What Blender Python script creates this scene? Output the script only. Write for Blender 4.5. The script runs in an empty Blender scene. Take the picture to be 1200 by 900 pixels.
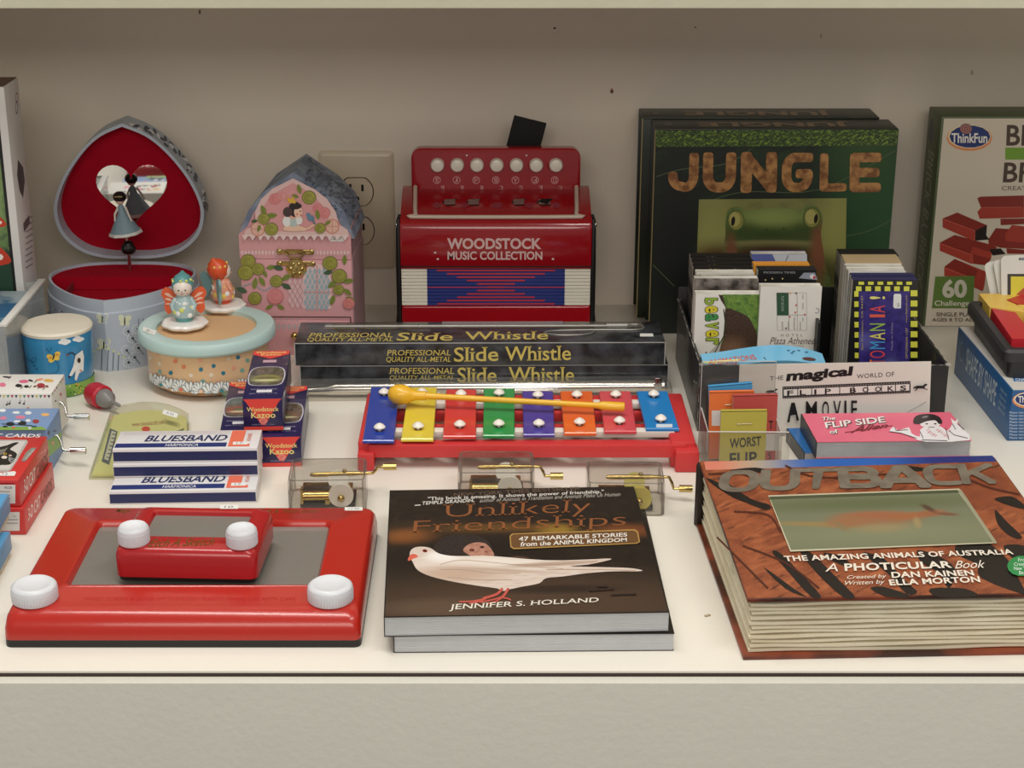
import bpy, bmesh, math, random
from mathutils import Matrix, Vector
from mathutils.bvhtree import BVHTree
from mathutils.geometry import tessellate_polygon
random.seed(7)
S = 0.01                                   # everything below is written in centimetres
sc = bpy.context.scene
COL = sc.collection
R = math.radians
# ------------------------------------------------------------------ camera
FPX, PITCH, CX, CY = 2000.0, R(20.3), 580.0, 450.0
CAM = Vector((0, -99.3, 57.0))
cd = bpy.data.cameras.new('camera'); cam = bpy.data.objects.new('camera', cd); COL.objects.link(cam)
cam.location = CAM * S; cam.rotation_euler = (math.pi / 2 - PITCH, 0, 0)
cd.sensor_width = 36; cd.lens = 36 * FPX / 1200; cd.shift_x = (600 - CX) / 1200; cd.clip_start = .05; cd.clip_end = 50
sc.camera = cam
# ------------------------------------------------------------------ world, lights, exposure
sc.view_settings.view_transform = 'Standard'; sc.view_settings.look = 'None'
sc.view_settings.gamma = 1; sc.view_settings.use_curve_mapping = False
sc.view_settings.exposure = 0.0
sc.cycles.transparent_max_bounces = 32; sc.cycles.max_bounces = 12
w = bpy.data.worlds.new('world'); sc.world = w; w.use_nodes = True
w.node_tree.nodes['Background'].inputs[0].default_value = (0.95, 0.93, 0.90, 1)
w.node_tree.nodes['Background'].inputs[1].default_value = 0.31

def area(name, loc, target, sx, sy, power, color):
    l = bpy.data.lights.new(name, 'AREA'); l.shape = 'RECTANGLE'; l.size = sx; l.size_y = sy
    l.energy = power; l.color = color
    o = bpy.data.objects.new(name, l); COL.objects.link(o); o.location = loc
    o.rotation_euler = (Vector(target) - Vector(loc)).to_track_quat('-Z', 'Y').to_euler()
    return o
area('ceiling_lamp', (-0.3, -0.05, 2.1), (0, .25, 0), 1.6, .2, 22, (1, .97, .91))
area('ceiling_lamp', (0.9, -0.9, 2.2), (0, .3, 0), 1.2, .2, 14, (1, .97, .91))
area('ceiling_lamp', (0.0, -2.6, 1.55), (0, .3, .1), 2.4, .7, 27, (1, .94, .85))

# ------------------------------------------------------------------ helpers
def lin(h):
    h = h.lstrip('#'); h = ''.join(c*2 for c in h) if len(h) == 3 else h; out = []
    for i in (0, 2, 4):
        c = int(h[i:i+2], 16) / 255
        out.append(c / 12.92 if c <= .04045 else ((c + .055) / 1.055) ** 2.4)
    return (*out, 1)
_m = {}
def mat(hexc, rough=.45, metal=0., coat=0., noise=.06, nscale=40., bump=0., bscale=200., hex2=None, spec=.5):
    key = (hexc, rough, metal, coat, noise, nscale, bump, bscale, hex2, spec)
    if key in _m: return _m[key]
    m = bpy.data.materials.new('mat_' + hexc.strip('#')); m.use_nodes = True
    nt = m.node_tree; b = nt.nodes['Principled BSDF']
    b.inputs['Roughness'].default_value = rough; b.inputs['Metallic'].default_value = metal
    b.inputs['Coat Weight'].default_value = coat; b.inputs['Coat Roughness'].default_value = .06
    b.inputs['Specular IOR Level'].default_value = spec
    tc = nt.nodes.new('ShaderNodeTexCoord')
    n = nt.nodes.new('ShaderNodeTexNoise'); n.inputs['Scale'].default_value = nscale; n.inputs['Detail'].default_value = 4
    nt.links.new(tc.outputs['Object'], n.inputs['Vector'])
    mx = nt.nodes.new('ShaderNodeMix'); mx.data_type = 'RGBA'
    c = lin(hexc)
    if hex2: a, d = c, lin(hex2)
    else: a = tuple(x * (1 - noise) for x in c[:3]) + (1,); d = tuple(min(1, x * (1 + noise)) for x in c[:3]) + (1,)
    mx.inputs[6].default_value = a; mx.inputs[7].default_value = d
    if hex2:
        mr = nt.nodes.new('ShaderNodeMapRange'); mr.inputs[1].default_value = .5 - noise; mr.inputs[2].default_value = .5 + noise
        nt.links.new(n.outputs['Fac'], mr.inputs[0]); nt.links.new(mr.outputs[0], mx.inputs[0])
    else: nt.links.new(n.outputs['Fac'], mx.inputs[0])
    nt.links.new(mx.outputs[2], b.inputs['Base Color'])
    if bump:
        n2 = nt.nodes.new('ShaderNodeTexNoise'); n2.inputs['Scale'].default_value = bscale; n2.inputs['Detail'].default_value = 5
        nt.links.new(tc.outputs['Object'], n2.inputs['Vector'])
        bp = nt.nodes.new('ShaderNodeBump'); bp.inputs['Strength'].default_value = bump; bp.inputs['Distance'].default_value = .001
        nt.links.new(n2.outputs['Fac'], bp.inputs['Height']); nt.links.new(bp.outputs[0], b.inputs['Normal'])
    _m[key] = m; return m

def clear_plastic(tint='#ffffff', rough=.04, haze=.0):
    key = ('clear', tint, rough, haze)
    if key in _m: return _m[key]
    m = bpy.data.materials.new('clear_plastic'); m.use_nodes = True; nt = m.node_tree; nt.nodes.clear()
    out = nt.nodes.new('ShaderNodeOutputMaterial'); tr = nt.nodes.new('ShaderNodeBsdfTransparent'); gl = nt.nodes.new('ShaderNodeBsdfGlossy')
    tr.inputs[0].default_value = lin(tint); gl.inputs['Roughness'].default_value = rough
    df = nt.nodes.new('ShaderNodeBsdfDiffuse'); df.inputs[0].default_value = lin('#e8e8e8')
    lf = nt.nodes.new('ShaderNodeLayerWeight'); lf.inputs[0].default_value = .5
    pw = nt.nodes.new('ShaderNodeMath'); pw.operation = 'POWER'; pw.inputs[1].default_value = 4.5; nt.links.new(lf.outputs['Facing'], pw.inputs[0])
    lw = nt.nodes.new('ShaderNodeMath'); lw.operation = 'MULTIPLY_ADD'; lw.inputs[1].default_value = .8; lw.inputs[2].default_value = .035; nt.links.new(pw.outputs[0], lw.inputs[0])
    m1 = nt.nodes.new('ShaderNodeMixShader'); m2 = nt.nodes.new('ShaderNodeMixShader')
    m1.inputs[0].default_value = haze
    nt.links.new(tr.outputs[0], m1.inputs[1]); nt.links.new(df.outputs[0], m1.inputs[2])
    nt.links.new(lw.outputs[0], m2.inputs[0]); nt.links.new(m1.outputs[0], m2.inputs[1]); nt.links.new(gl.outputs[0], m2.inputs[2])
    nt.links.new(m2.outputs[0], out.inputs[0]); _m[key] = m; return m

_bn = 0
def blobmat(base, blobs, noise=None, rough=.4, coat=0., wave=None):
    """printed picture: soft elliptical blobs (cm on the sheet) over a base colour; noise=(scale, hex, lo, hi)"""
    global _bn; _bn += 1
    m = bpy.data.materials.new('printed_picture'); m.use_nodes = True; nt = m.node_tree; b = nt.nodes['Principled BSDF']
    b.inputs['Roughness'].default_value = rough; b.inputs['Coat Weight'].default_value = coat; b.inputs['Coat Roughness'].default_value = .08
    uv = nt.nodes.new('ShaderNodeUVMap'); uv.uv_map = 'sheet'
    N = lambda t: nt.nodes.new(t)
    prev = None
    def mixin(fac, hexc):
        nonlocal prev
        mx = N('ShaderNodeMix'); mx.data_type = 'RGBA'
        if prev is None: mx.inputs[6].default_value = lin(base)
        else: nt.links.new(prev, mx.inputs[6])
        mx.inputs[7].default_value = lin(hexc); nt.links.new(fac, mx.inputs[0]); prev = mx.outputs[2]
    def donoise(nn):
        for (scale, hx, lo, hi, *st) in nn:
            n = N('ShaderNodeTexNoise'); n.inputs['Scale'].default_value = scale; n.inputs['Detail'].default_value = 5
            if st:
                mp = N('ShaderNodeMapping'); mp.vector_type = 'TEXTURE'; mp.inputs['Rotation'].default_value = (0, 0, R(st[1])); mp.inputs['Scale'].default_value = (st[0], 1, 1)
                nt.links.new(uv.outputs[0], mp.inputs[0]); nt.links.new(mp.outputs[0], n.inputs['Vector'])
            else: nt.links.new(uv.outputs[0], n.inputs['Vector'])
            mr = N('ShaderNodeMapRange'); mr.inputs[1].default_value = lo; mr.inputs[2].default_value = hi
            nt.links.new(n.outputs['Fac'], mr.inputs[0]); mixin(mr.outputs[0], hx)
    if noise: donoise(noise)
    for (cx, cy, rx, ry, rot, hx, soft, *st) in blobs:
        mp = N('ShaderNodeMapping'); mp.vector_type = 'TEXTURE'
        mp.inputs['Location'].default_value = (cx, cy, 0); mp.inputs['Rotation'].default_value = (0, 0, R(rot)); mp.inputs['Scale'].default_value = (rx, ry, 1)
        nt.links.new(uv.outputs[0], mp.inputs[0])
        ln = N('ShaderNodeVectorMath'); ln.operation = 'LENGTH'; nt.links.new(mp.outputs[0], ln.inputs[0])
        mr = N('ShaderNodeMapRange'); mr.interpolation_type = 'SMOOTHSTEP'
        mr.inputs[1].default_value = 1 - soft; mr.inputs[2].default_value = 1 + soft; mr.inputs[3].default_value = st[0] if st else 1; mr.inputs[4].default_value = 0
        nt.links.new(ln.outputs['Value'], mr.inputs[0]); mixin(mr.outputs[0], hx)
    if prev is None: b.inputs['Base Color'].default_value = lin(base)
    else: nt.links.new(prev, b.inputs['Base Color'])
    return m

# --- rays of the measured camera, used to turn measurements on the photograph into real places
UPV = Vector((0, math.sin(PITCH), math.cos(PITCH))); FWD = Vector((0, math.cos(PITCH), -math.sin(PITCH)))
def ray(px, py): return (Vector((1, 0, 0)) * ((px - CX) / FPX) + UPV * ((CY - py) / FPX) + FWD)
def onZ(px, py, z=0): d = ray(px, py); return CAM + d * ((z - CAM.z) / d.z)
def onY(px, py, y): d = ray(px, py); return CAM + d * ((y - CAM.y) / d.y)

W = {}
def link(o, parent=None, M4=None):
    COL.objects.link(o)
    if parent is not None: o.parent = parent
    W[o] = (W[parent] if parent is not None else Matrix()) @ (M4 or Matrix())
def thing(name, label, cat, loc=(0, 0, 0), rotz=0, group=None, rot=None):
    o = bpy.data.objects.new(name, None); o.empty_display_size = .02
    r = rot if rot else (0, 0, R(rotz))
    o.location = Vector(loc) * S; o.rotation_euler = r
    from mathutils import Euler
    link(o, None, Matrix.Translation(Vector(loc)) @ Euler(r).to_matrix().to_4x4())
    o['label'] = label; o['category'] = cat
    if group: o['group'] = group
    return o

class M:
    def __init__(s): s.V = []; s.F = []; s.I = []; s.mi = 0; s.T = Matrix()
    def add(s, V, F):
        k = len(s.V); s.V += [s.T @ Vector(v) for v in V]; s.F += [tuple(i + k for i in f) for f in F]; s.I += [s.mi] * len(F); return s
    def box(s, x0, y0, z0, x1, y1, z1, b=0, seg=2):
        V = [(x, y, z) for z in (z0, z1) for y in (y0, y1) for x in (x0, x1)]
        F = [(0, 2, 3, 1), (4, 5, 7, 6), (0, 1, 5, 4), (2, 6, 7, 3), (0, 4, 6, 2), (1, 3, 7, 5)]
        if b:
            bm = bmesh.new(); vs = [bm.verts.new(v) for v in V]; [bm.faces.new([vs[i] for i in f]) for f in F]
            bmesh.ops.bevel(bm, geom=bm.edges[:], offset=b, segments=seg, affect='EDGES', profile=.5)
            bm.verts.index_update(); V = [v.co[:] for v in bm.verts]; F = [tuple(v.index for v in f.verts) for f in bm.faces]; bm.free()
        return s.add(V, F)
    def loft(s, rings, cap0=True, cap1=True, closed=True):
        n = len(rings[0]); V = [p for r in rings for p in r]; F = []
        for k in range(len(rings) - 1):
            for i in range(n if closed else n - 1):
                j = (i + 1) % n; F.append((k*n+i, k*n+j, (k+1)*n+j, (k+1)*n+i))
        if cap0: F.append(tuple(reversed(range(n))))
        if cap1: F.append(tuple(range((len(rings)-1)*n, len(rings)*n)))
        return s.add(V, F)
    def prism(s, poly, z0, z1, b=0):
        if not b: return s.loft([[(x, y, z0) for x, y in poly], [(x, y, z1) for x, y in poly]])
        cx = sum(p[0] for p in poly) / len(poly); cy = sum(p[1] for p in poly) / len(poly)
        def ins(d):
            out = []
            for x, y in poly:
                v = Vector((x - cx, y - cy)); l = v.length or 1; out.append((x - v.x / l * d, y - v.y / l * d))
            return out
        a, c = ins(b), ins(b * .3)
        return s.loft([[(x, y, z0) for x, y in a], [(x, y, z0 + b * .3) for x, y in c], [(x, y, z0 + b) for x, y in poly], [(x, y, z1 - b) for x, y in poly], [(x, y, z1 - b * .3) for x, y in c], [(x, y, z1) for x, y in a]])
    def lathe(s, prof, n=32, c=(0, 0, 0), cap0=True, cap1=True, wob=None):
        rings = []
        for r, z in prof:
            rings.append([(c[0] + r * (1 if not wob else wob(a)) * math.cos(a), c[1] + r * (1 if not wob else wob(a)) * math.sin(a), c[2] + z) for a in [2 * math.pi * i / n for i in range(n)]])
        return s.loft(rings, cap0, cap1)
    def ball(s, c, r, sc_=(1, 1, 1), n=20, m=12):
        rings = []
        for k in range(1, m):
            t = math.pi * k / m
            rings.append([(c[0] + r * sc_[0] * math.sin(t) * math.cos(a), c[1] + r * sc_[1] * math.sin(t) * math.sin(a), c[2] - r * sc_[2] * math.cos(t)) for a in [2 * math.pi * i / n for i in range(n)]])
        return s.loft(rings)
    def tube(s, pts, r, n=10, sm=0):
        P = [Vector(p) for p in pts]; rr = r if isinstance(r, (list, tuple)) else [r] * len(P)
        rings = []; prev = None
        for i, p in enumerate(P):
            t = (P[min(i+1, len(P)-1)] - P[max(i-1, 0)]).normalized()
            a = prev if prev is not None else (Vector((0, 0, 1)) if abs(t.z) < .9 else Vector((1, 0, 0)))
            u = (a - t * a.dot(t)).normalized(); v = t.cross(u); prev = u
            rings.append([tuple(p + (u * math.cos(2*math.pi*k/n) + v * math.sin(2*math.pi*k/n)) * rr[i]) for k in range(n)])
        return s.loft(rings)
    def shell(s, poly, z0, z1, t=.12, floor=True):
        """thin-walled box without lid"""
        for i in range(len(poly)): pass
        return s
PAIRS = {'wing': 'x', 'arm': 'c', 'eye': 'c', 'cheek': 'c', 'felt_strip': 'c', 'slot': 'c'}
def pieces(m, mode):
    """the separate pieces of a mesh: each becomes a part of its own"""
    n = len(m.V); par = list(range(n))
    def find(i):
        while par[i] != i: par[i] = par[par[i]]; i = par[i]
        return i
    for f in m.F:
        for j in f[1:]: par[find(j)] = find(f[0])
    key = {}
    for k, f in enumerate(m.F):
        c = find(f[0]) if mode == 'c' else sum(Vector(m.V[j]).x for j in f) > 0
        key.setdefault(c, []).append(k)
    out = []
    for fs in key.values():
        q = M(); mp_ = {}
        for k in fs:
            for j in m.F[k]:
                if j not in mp_: mp_[j] = len(q.V); q.V.append(m.V[j])
            q.F.append(tuple(mp_[j] for j in m.F[k])); q.I.append(m.I[k])
        out.append(q)
    return out
def obj(name, m, mats, parent=None, smooth=True, ang=38, label=None, kind=None, bevel=0):
    if name in PAIRS:
        mode = PAIRS[name]; o = None
        for q in pieces(m, mode): o = obj_(name, q, mats, parent, smooth, ang, label, kind)
        return o
    return obj_(name, m, mats, parent, smooth, ang, label, kind)
def obj_(name, m, mats, parent=None, smooth=True, ang=38, label=None, kind=None):
    me = bpy.data.meshes.new(name); me.from_pydata([tuple(v * S) for v in map(Vector, m.V)], [], m.F)
    if not isinstance(mats, (list, tuple)): mats = [mats]
    for x in mats: me.materials.append(x)
    me.polygons.foreach_set('material_index', m.I)
    bm = bmesh.new(); bm.from_mesh(me); bmesh.ops.recalc_face_normals(bm, faces=bm.faces[:]); bm.to_mesh(me); bm.free()
    if smooth:
        me.polygons.foreach_set('use_smooth', [True] * len(me.polygons)); me.set_sharp_from_angle(angle=R(ang))
    o = bpy.data.objects.new(name, me); link(o, parent)
    if label: o['label'] = label
    if kind: o['kind'] = kind
    return o
def single(name, label, cat, m, mats, loc=(0, 0, 0), rotz=0, group=None, **k):
    o = obj(name, m, mats, None, **k); o.location = Vector(loc) * S; o.rotation_euler = (0, 0, R(rotz))
    W[o] = Matrix.Translation(Vector(loc)) @ Matrix.Rotation(R(rotz), 4, 'Z')
    o['label'] = label; o['category'] = cat
    if group: o['group'] = group
    return o
def rrect(x0, y0, x1, y1, r, n=5):
    out = []
    for cx, cy, a0 in ((x1-r, y0+r, -90), (x1-r, y1-r, 0), (x0+r, y1-r, 90), (x0+r, y0+r, 180)):
        for k in range(n + 1):
            a = R(a0 + 90 * k / n); out.append((cx + r * math.cos(a), cy + r * math.sin(a)))
    return out
def rr3(x0, y0, x1, y1, r, z, n=5): return [(x, y, z) for x, y in rrect(x0, y0, x1, y1, r, n)]
def smooth2(pts, n=5, closed=True):
    P = [Vector(p) for p in pts]; N = len(P); out = []
    for i in range(N if closed else N - 1):
        p0, p1, p2, p3 = (P[(i-1) % N], P[i], P[(i+1) % N], P[(i+2) % N]) if closed else (P[max(i-1, 0)], P[i], P[i+1], P[min(i+2, N-1)])
        for k in range(n):
            t = k / n; out.append(tuple(.5 * ((2*p1) + (-p0+p2)*t + (2*p0-5*p1+4*p2-p3)*t*t + (-p0+3*p1-3*p2+p3)*t**3)))
    if not closed: out.append(tuple(P[-1]))
    return out

_tx = {}
def glyphs(txt, bold=0., ital=0., serif=False, space=1.0):
    key = (txt, bold, ital, serif, space)
    if key in _tx: return _tx[key]
    c = bpy.data.curves.new('t', 'FONT'); c.body = txt; c.size = 1; c.resolution_u = 3; c.offset = bold; c.shear = ital; c.space_character = space
    o = bpy.data.objects.new('t', c); me = bpy.data.meshes.new_from_object(o)
    V = [v.co.xy[:] for v in me.vertices]; F = [tuple(p.vertices) for p in me.polygons]
    if serif:
        cnt = {}
        for p in me.polygons:
            for e in p.edge_keys: cnt[e] = cnt.get(e, 0) + 1
        B = [e for e, k in cnt.items() if k == 1]; nb = {}
        for a, b in B: nb.setdefault(a, []).append(b); nb.setdefault(b, []).append(a)
        for a, b in B:
            (xa, ya), (xb, yb) = V[a], V[b]
            if abs(ya - yb) > .004 or not .03 < abs(xa - xb) < .2: continue
            ok = True
            for i, j in ((a, b), (b, a)):
                o2 = [q for q in nb[i] if q != j]
                if not o2 or abs(V[o2[0]][0] - V[i][0]) > .35 * abs(V[o2[0]][1] - V[i][1]) or abs(V[o2[0]][1] - V[i][1]) < .1: ok = False
            if not ok: continue
            down = V[[q for q in nb[a] if q != b][0]][1] > ya
            x0, x1 = min(xa, xb) - .06, max(xa, xb) + .06
            y0, y1 = (ya, ya + .045) if down else (ya - .045, ya)
            n = len(V); V += [(x0, y0), (x1, y0), (x1, y1), (x0, y1)]; F.append((n, n+1, n+2, n+3))
    bpy.data.meshes.remove(me); bpy.data.objects.remove(o); bpy.data.curves.remove(c)
    if not V: _tx[key] = ([], []); return _tx[key]
    x0 = min(v[0] for v in V); x1 = max(v[0] for v in V); y0 = min(v[1] for v in V); y1 = max(v[1] for v in V)
    V = [((x - x0) / (x1 - x0 or 1), (y - y0) / (y1 - y0 or 1)) for x, y in V]
    _tx[key] = (V, F); return _tx[key]

class Art:
    """flat print lying on a real surface. Plane frame: o, u, v in the parent's own centimetres; or surf=object for curved surfaces"""
    def __init__(s, parent, o=(0, 0, 0), u=(1, 0, 0), v=(0, 1, 0), surf=None, lift=.004, step=.0015):
        s.p = parent; s.o = Vector(o); s.u = Vector(u).normalized(); s.v = Vector(v).normalized(); s.n = s.u.cross(s.v)
        s.z = lift; s.step = step; s.V = []; s.F = []; s.I = []; s.mats = []; s.uvs = []
        s.surf = surf; Wp = W[parent] if parent is not None else Matrix(); s.Wi = Wp.inverted(); s.Wp = Wp
        if surf:
            me = surf.data; Ws = W[surf]; s.bvh = BVHTree.FromPolygons([Ws @ (v.co / S) for v in me.vertices], [tuple(p.vertices) for p in me.polygons])
    def hit(s, p):
        d = ray(*p[:2])
        if s.surf:
            h = s.bvh.ray_cast(CAM, d.normalized())
            if h[0] is None: return None
            n = h[1] if h[1].dot(d) < 0 else -h[1]
            return s.Wi @ (h[0] + n * s.z)
        C = s.Wi @ CAM; D = s.Wi.to_3x3() @ d
        t = (s.o - C).dot(s.n) / D.dot(s.n); q = C + D * t - s.o
        return (q.dot(s.u), q.dot(s.v))
    def px(s, *a): return [s.hit(p) for p in a]
    def mi(s, m):
        if isinstance(m, str): m = mat(m, .42)
        if m not in s.mats: s.mats.append(m)
        return s.mats.index(m)
    def put(s, P, F, m):
        i = s.mi(m); k = len(s.V)
        if s.surf:
            if any(p is None for p in P): return s
            s.V += P; s.uvs += [(0, 0)] * len(P)
        else:
            s.V += [s.o + s.u * a + s.v * b + s.n * s.z for a, b in P]; s.uvs += list(P)
        s.F += [tuple(j + k for j in f) for f in F]; s.I += [i] * len(F); s.z += s.step; return s
    def poly(s, pts, m, sm=0):
        if sm: pts = smooth2(pts, sm)
        tri = tessellate_polygon([[Vector((a, b, 0)) for a, b in pts]])
        return s.put(list(pts), [tuple(t) for t in tri], m)
    def ppoly(s, pts, m, sm=0):
        if sm: pts = smooth2(pts, sm)
        tri = tessellate_polygon([[Vector((a, b, 0)) for a, b in pts]])
        return s.put(s.px(*pts), [tuple(t) for t in tri], m)
    def prect(s, x0, y0, x1, y1, m): return s.ppoly([(x0, y0), (x1, y0), (x1, y1), (x0, y1)], m)
    def pell(s, cx, cy, rx, ry, m, rot=0, n=14):
        c, d = math.cos(R(rot)), math.sin(R(rot))
        return s.ppoly([(cx + rx*math.cos(t)*c - ry*math.sin(t)*d, cy + rx*math.cos(t)*d + ry*math.sin(t)*c) for t in [2*math.pi*i/n for i in range(n)]], m)
    def pline(s, pts, w_, m, sm=0):
        if sm: pts = smooth2(pts, sm, False)
        L, Rr = [], []
        for i in range(len(pts)):
            a = Vector(pts[max(i-1, 0)]); b = Vector(pts[min(i+1, len(pts)-1)]); t = (b - a).normalized(); nn = Vector((-t.y, t.x)) * w_ / 2
            L.append(tuple(Vector(pts[i]) + nn)); Rr.append(tuple(Vector(pts[i]) - nn))
        n = len(pts); return s.put(s.px(*(L + Rr)), [(i, i+1, n+i+1, n+i) for i in range(n-1)], m)
    def text(s, t, q, m, bold=0., ital=0., serif=False, space=1., uv=False):
        """q: photo rect (x0,y0,x1,y1) or corners TL,TR,BR,BL of the inked area; uv=True: corners on the sheet"""
        if len(q) == 4 and not isinstance(q[0], (tuple, list)):
            x0, y0, x1, y1 = q; q = [(x0, y0), (x1, y0), (x1, y1), (x0, y1)]
        V, F = glyphs(t, bold, ital, serif, space)
        if not V: return s
        tl, tr, br, bl = [Vector(p) for p in (q if (uv or s.surf) else s.px(*q))]
        P = [tuple((bl * (1-a) + br * a) * (1-b) + (tl * (1-a) + tr * a) * b) for a, b in V]
        if s.surf: P = s.px(*P)
        return s.put(P, F, m)
    def strokes(s, ch, q, m, wd=.24, uv=False):
        """heavy letter drawn as thick strokes with round joints inside the quad TL,TR,BR,BL"""
        h = wd/2; l, r_, b, t_ = h, 1-h, h*.8, 1-h*.8; k = .28
        def arc(cx, cy, a0, a1, rx, ry, n=6): return [(cx + rx*math.cos(R(a0+(a1-a0)*i/n)), cy + ry*math.sin(R(a0+(a1-a0)*i/n))) for i in range(n+1)]
        O = arc(l+k, b+k, 180, 270, k, k) + arc(r_-k, b+k, 270, 360, k, k) + arc(r_-k, t_-k, 0, 90, k, k) + arc(l+k, t_-k, 90, 180, k, k) + [(l, b+k)]
        P = {'J': [[(r_, t_)] + [(r_, b+k)] + arc(r_-k, b+k, 0, -90, k, k) + arc(l+k, b+k, 270, 180, k, k*.9)], 'U': [[(l, t_), (l, b+k)] + arc(l+k, b+k, 180, 270, k, k) + arc(r_-k, b+k, 270, 360, k, k) + [(r_, t_)]],
             'N': [[(l, b), (l, t_)], [(l, t_), (r_, b)], [(r_, b), (r_, t_)]], 'G': [[(r_, t_-.1*0)] + [(r_-.06, t_)] + arc(l+k, t_-k, 90, 180, k, k) + arc(l+k, b+k, 180, 270, k, k) + arc(r_-k, b+k, 270, 360, k, k) + [(r_, .47), (.6, .47)]],
             'L': [[(l, t_), (l, b), (r_, b)]], 'E': [[(r_, t_), (l, t_), (l, b), (r_, b)], [(l, .5), (r_-.05, .5)]], 'O': [O], 'T': [[(h*.6, t_), (1-h*.6, t_)], [(.5, t_), (.5, b)]],
             'B': [[(l, b), (l, t_)] + [(r_-k-.04, t_)] + arc(r_-k*.8-.04, t_-k*.72, 90, -90, k*.8, k*.72) + [(l, .53)], [(l, b), (r_-k, b)] + arc(r_-k, b+k*.82, -90, 90, k, k*.82) + [(l, .53)]],
             'A': [[(l*.8, b*.6), (.44, t_), (.56, t_), (1-l*.8, b*.6)], [(.27, .3), (.73, .3)]], 'C': [[(r_, t_-.02)] + [(r_-.1, t_)] + arc(l+k, t_-k, 90, 180, k, k) + arc(l+k, b+k, 180, 270, k, k) + [(r_-.1, b), (r_, b+.02)]], 'K': [[(l, b), (l, t_)], [(r_, t_), (l+.06, .47)], [(.42, .56), (r_, b)]]}[ch]
        tl, tr, br, bl = [Vector(p) for p in (q if uv else s.px(*q))]
        def mp(a, b_): return tuple((bl*(1-a)+br*a)*(1-b_) + (tl*(1-a)+tr*a)*b_)
        asp = ((tr-tl).length + (br-bl).length) / ((tl-bl).length + (tr-br).length); hy = h * asp if asp < 1 else h*asp; hy = min(hy, .16)
        for pl in P:
            for i in range(len(pl)-1):
                a_, b_ = Vector(pl[i]), Vector(pl[i+1]); d = Vector(((b_-a_).x*h and (b_-a_).x/h, (b_-a_).y/hy)); 
                if d.length < 1e-6: continue
                d.normalize(); nx, ny = -d.y*h, d.x*hy
                s.put([mp(a_.x+nx, a_.y+ny), mp(a_.x-nx, a_.y-ny), mp(b_.x-nx, b_.y-ny), mp(b_.x+nx, b_.y+ny)], [(0, 1, 2, 3)], m); s.z -= s.step * .8
            for (x, y) in pl:
                kx = .75 if (x, y) in (pl[0], pl[-1]) else 1
                e = [(x + h*math.copysign(abs(math.cos(t))**.6, math.cos(t)), y + hy*math.copysign(abs(math.sin(t))**.6, math.sin(t))) if (x, y) in (pl[0], pl[-1]) else (x + h*math.cos(t), y + hy*math.sin(t)) for t in [2*math.pi*i/16 for i in range(16)]]
                if (x, y) not in (pl[0], pl[-1]) or True: s.put([mp(*p_) for p_ in e], [tuple(range(16))], m); s.z -= s.step * .8
        return s
    def star(s, cx, cy, r, n, m, k=.45, sy=1.):
        return s.ppoly([(cx + r*(1 if i % 2 == 0 else k)*math.cos(math.pi*i/n), cy + sy*r*(1 if i % 2 == 0 else k)*math.sin(math.pi*i/n)) for i in range(2*n)], m)
    def done(s, name='print', label=None):
        if not s.V: return
        me = bpy.data.meshes.new(name); me.from_pydata([tuple(v * S) for v in s.V], [], s.F)
        for x in s.mats: me.materials.append(x)
        me.polygons.foreach_set('material_index', s.I)
        ul = me.uv_layers.new(name='sheet')
        for lp in me.loops: ul.data[lp.index].uv = s.uvs[lp.vertex_index]
        o = bpy.data.objects.new(name, me); link(o, s.p)
        if label: o['label'] = label
        return o

# ------------------------------------------------------------------ setting
wallm = mat('#ddd3c5', .9, noise=.07, nscale=3, bump=.25, bscale=260, spec=.2)
m = M().box(-260, 80, -90, 260, 84, 150); wl = obj('wall_back', m, wallm, kind='structure')
a = Art(wl, (0, 80, 0), (1, 0, 0), (0, 0, 1))
for x, y, rx, ry, c in ((650, 33, 1.6, 1.2, '#2a1c14'), (717, 107, 2, 2.6, '#6a3a22'), (717, 104, 1.2, 1, '#c08a6a'), (234, 14, 1.4, 3, '#6e6458'), (1139, 85, 2, 3, '#b5aca0'), (815, 32, 1, 1, '#5a5048'), (962, 42, 1, 3, '#b0a89c')): a.pell(x, y, rx, ry, c)
a.done('nail_mark')
obj('floor', M().box(-200, -350, -92, 200, 84, -90), mat('#6f665a', .7, noise=.2, nscale=6), kind='structure')
lam = mat('#ebe5d9', .22, noise=.03, nscale=5, bump=.05, bscale=90)
t = thing('display_counter', 'cream laminate display counter with grey front panel carrying all the toys and books', 'counter')
obj('tabletop', M().box(-190, .05, -2.2, 190, 80, 0, .04), lam, t)
obj('gap_strip', M().box(-190, -.3, -2.6, 190, .05, -.16), mat('#2b1a14', .8), t, label='dark gap under the tabletop edge')
obj('front_panel', M().box(-190, -1.2, -90, 190, -.3, -.2, .06), mat('#d6d4c8', .55, noise=.03, nscale=30, bump=.3, bscale=180), t, label='grey painted front panel')
t = thing('upper_shelf', 'cream painted shelf edge across the very top of the picture', 'shelf')
obj('shelf_board', M().box(-190, 51.5, 36.1, 190, 80, 38), mat('#cfc8ae', .7), t)
obj('shelf_lip', M().box(-190, 50, 36.3, 190, 51.5, 43, .12), mat('#d6d4bc', .6, noise=.05, nscale=30, bump=.6, bscale=60), t)
# crumbs lying on the counter
for (x, y) in ((829, 722), (126, 547)):
    p = onZ(x, y); single('paper_crumb', 'tiny tan crumb on the counter between the two front books' if x > 500 else 'tiny dark speck on the counter left of the harmonica boxes', 'crumb', M().box(-.22, -.1, 0, .22, .1, .1, .03), mat('#b3a488' if x > 500 else '#5b544a', .9), (p.x, p.y, 0), 30)

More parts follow.
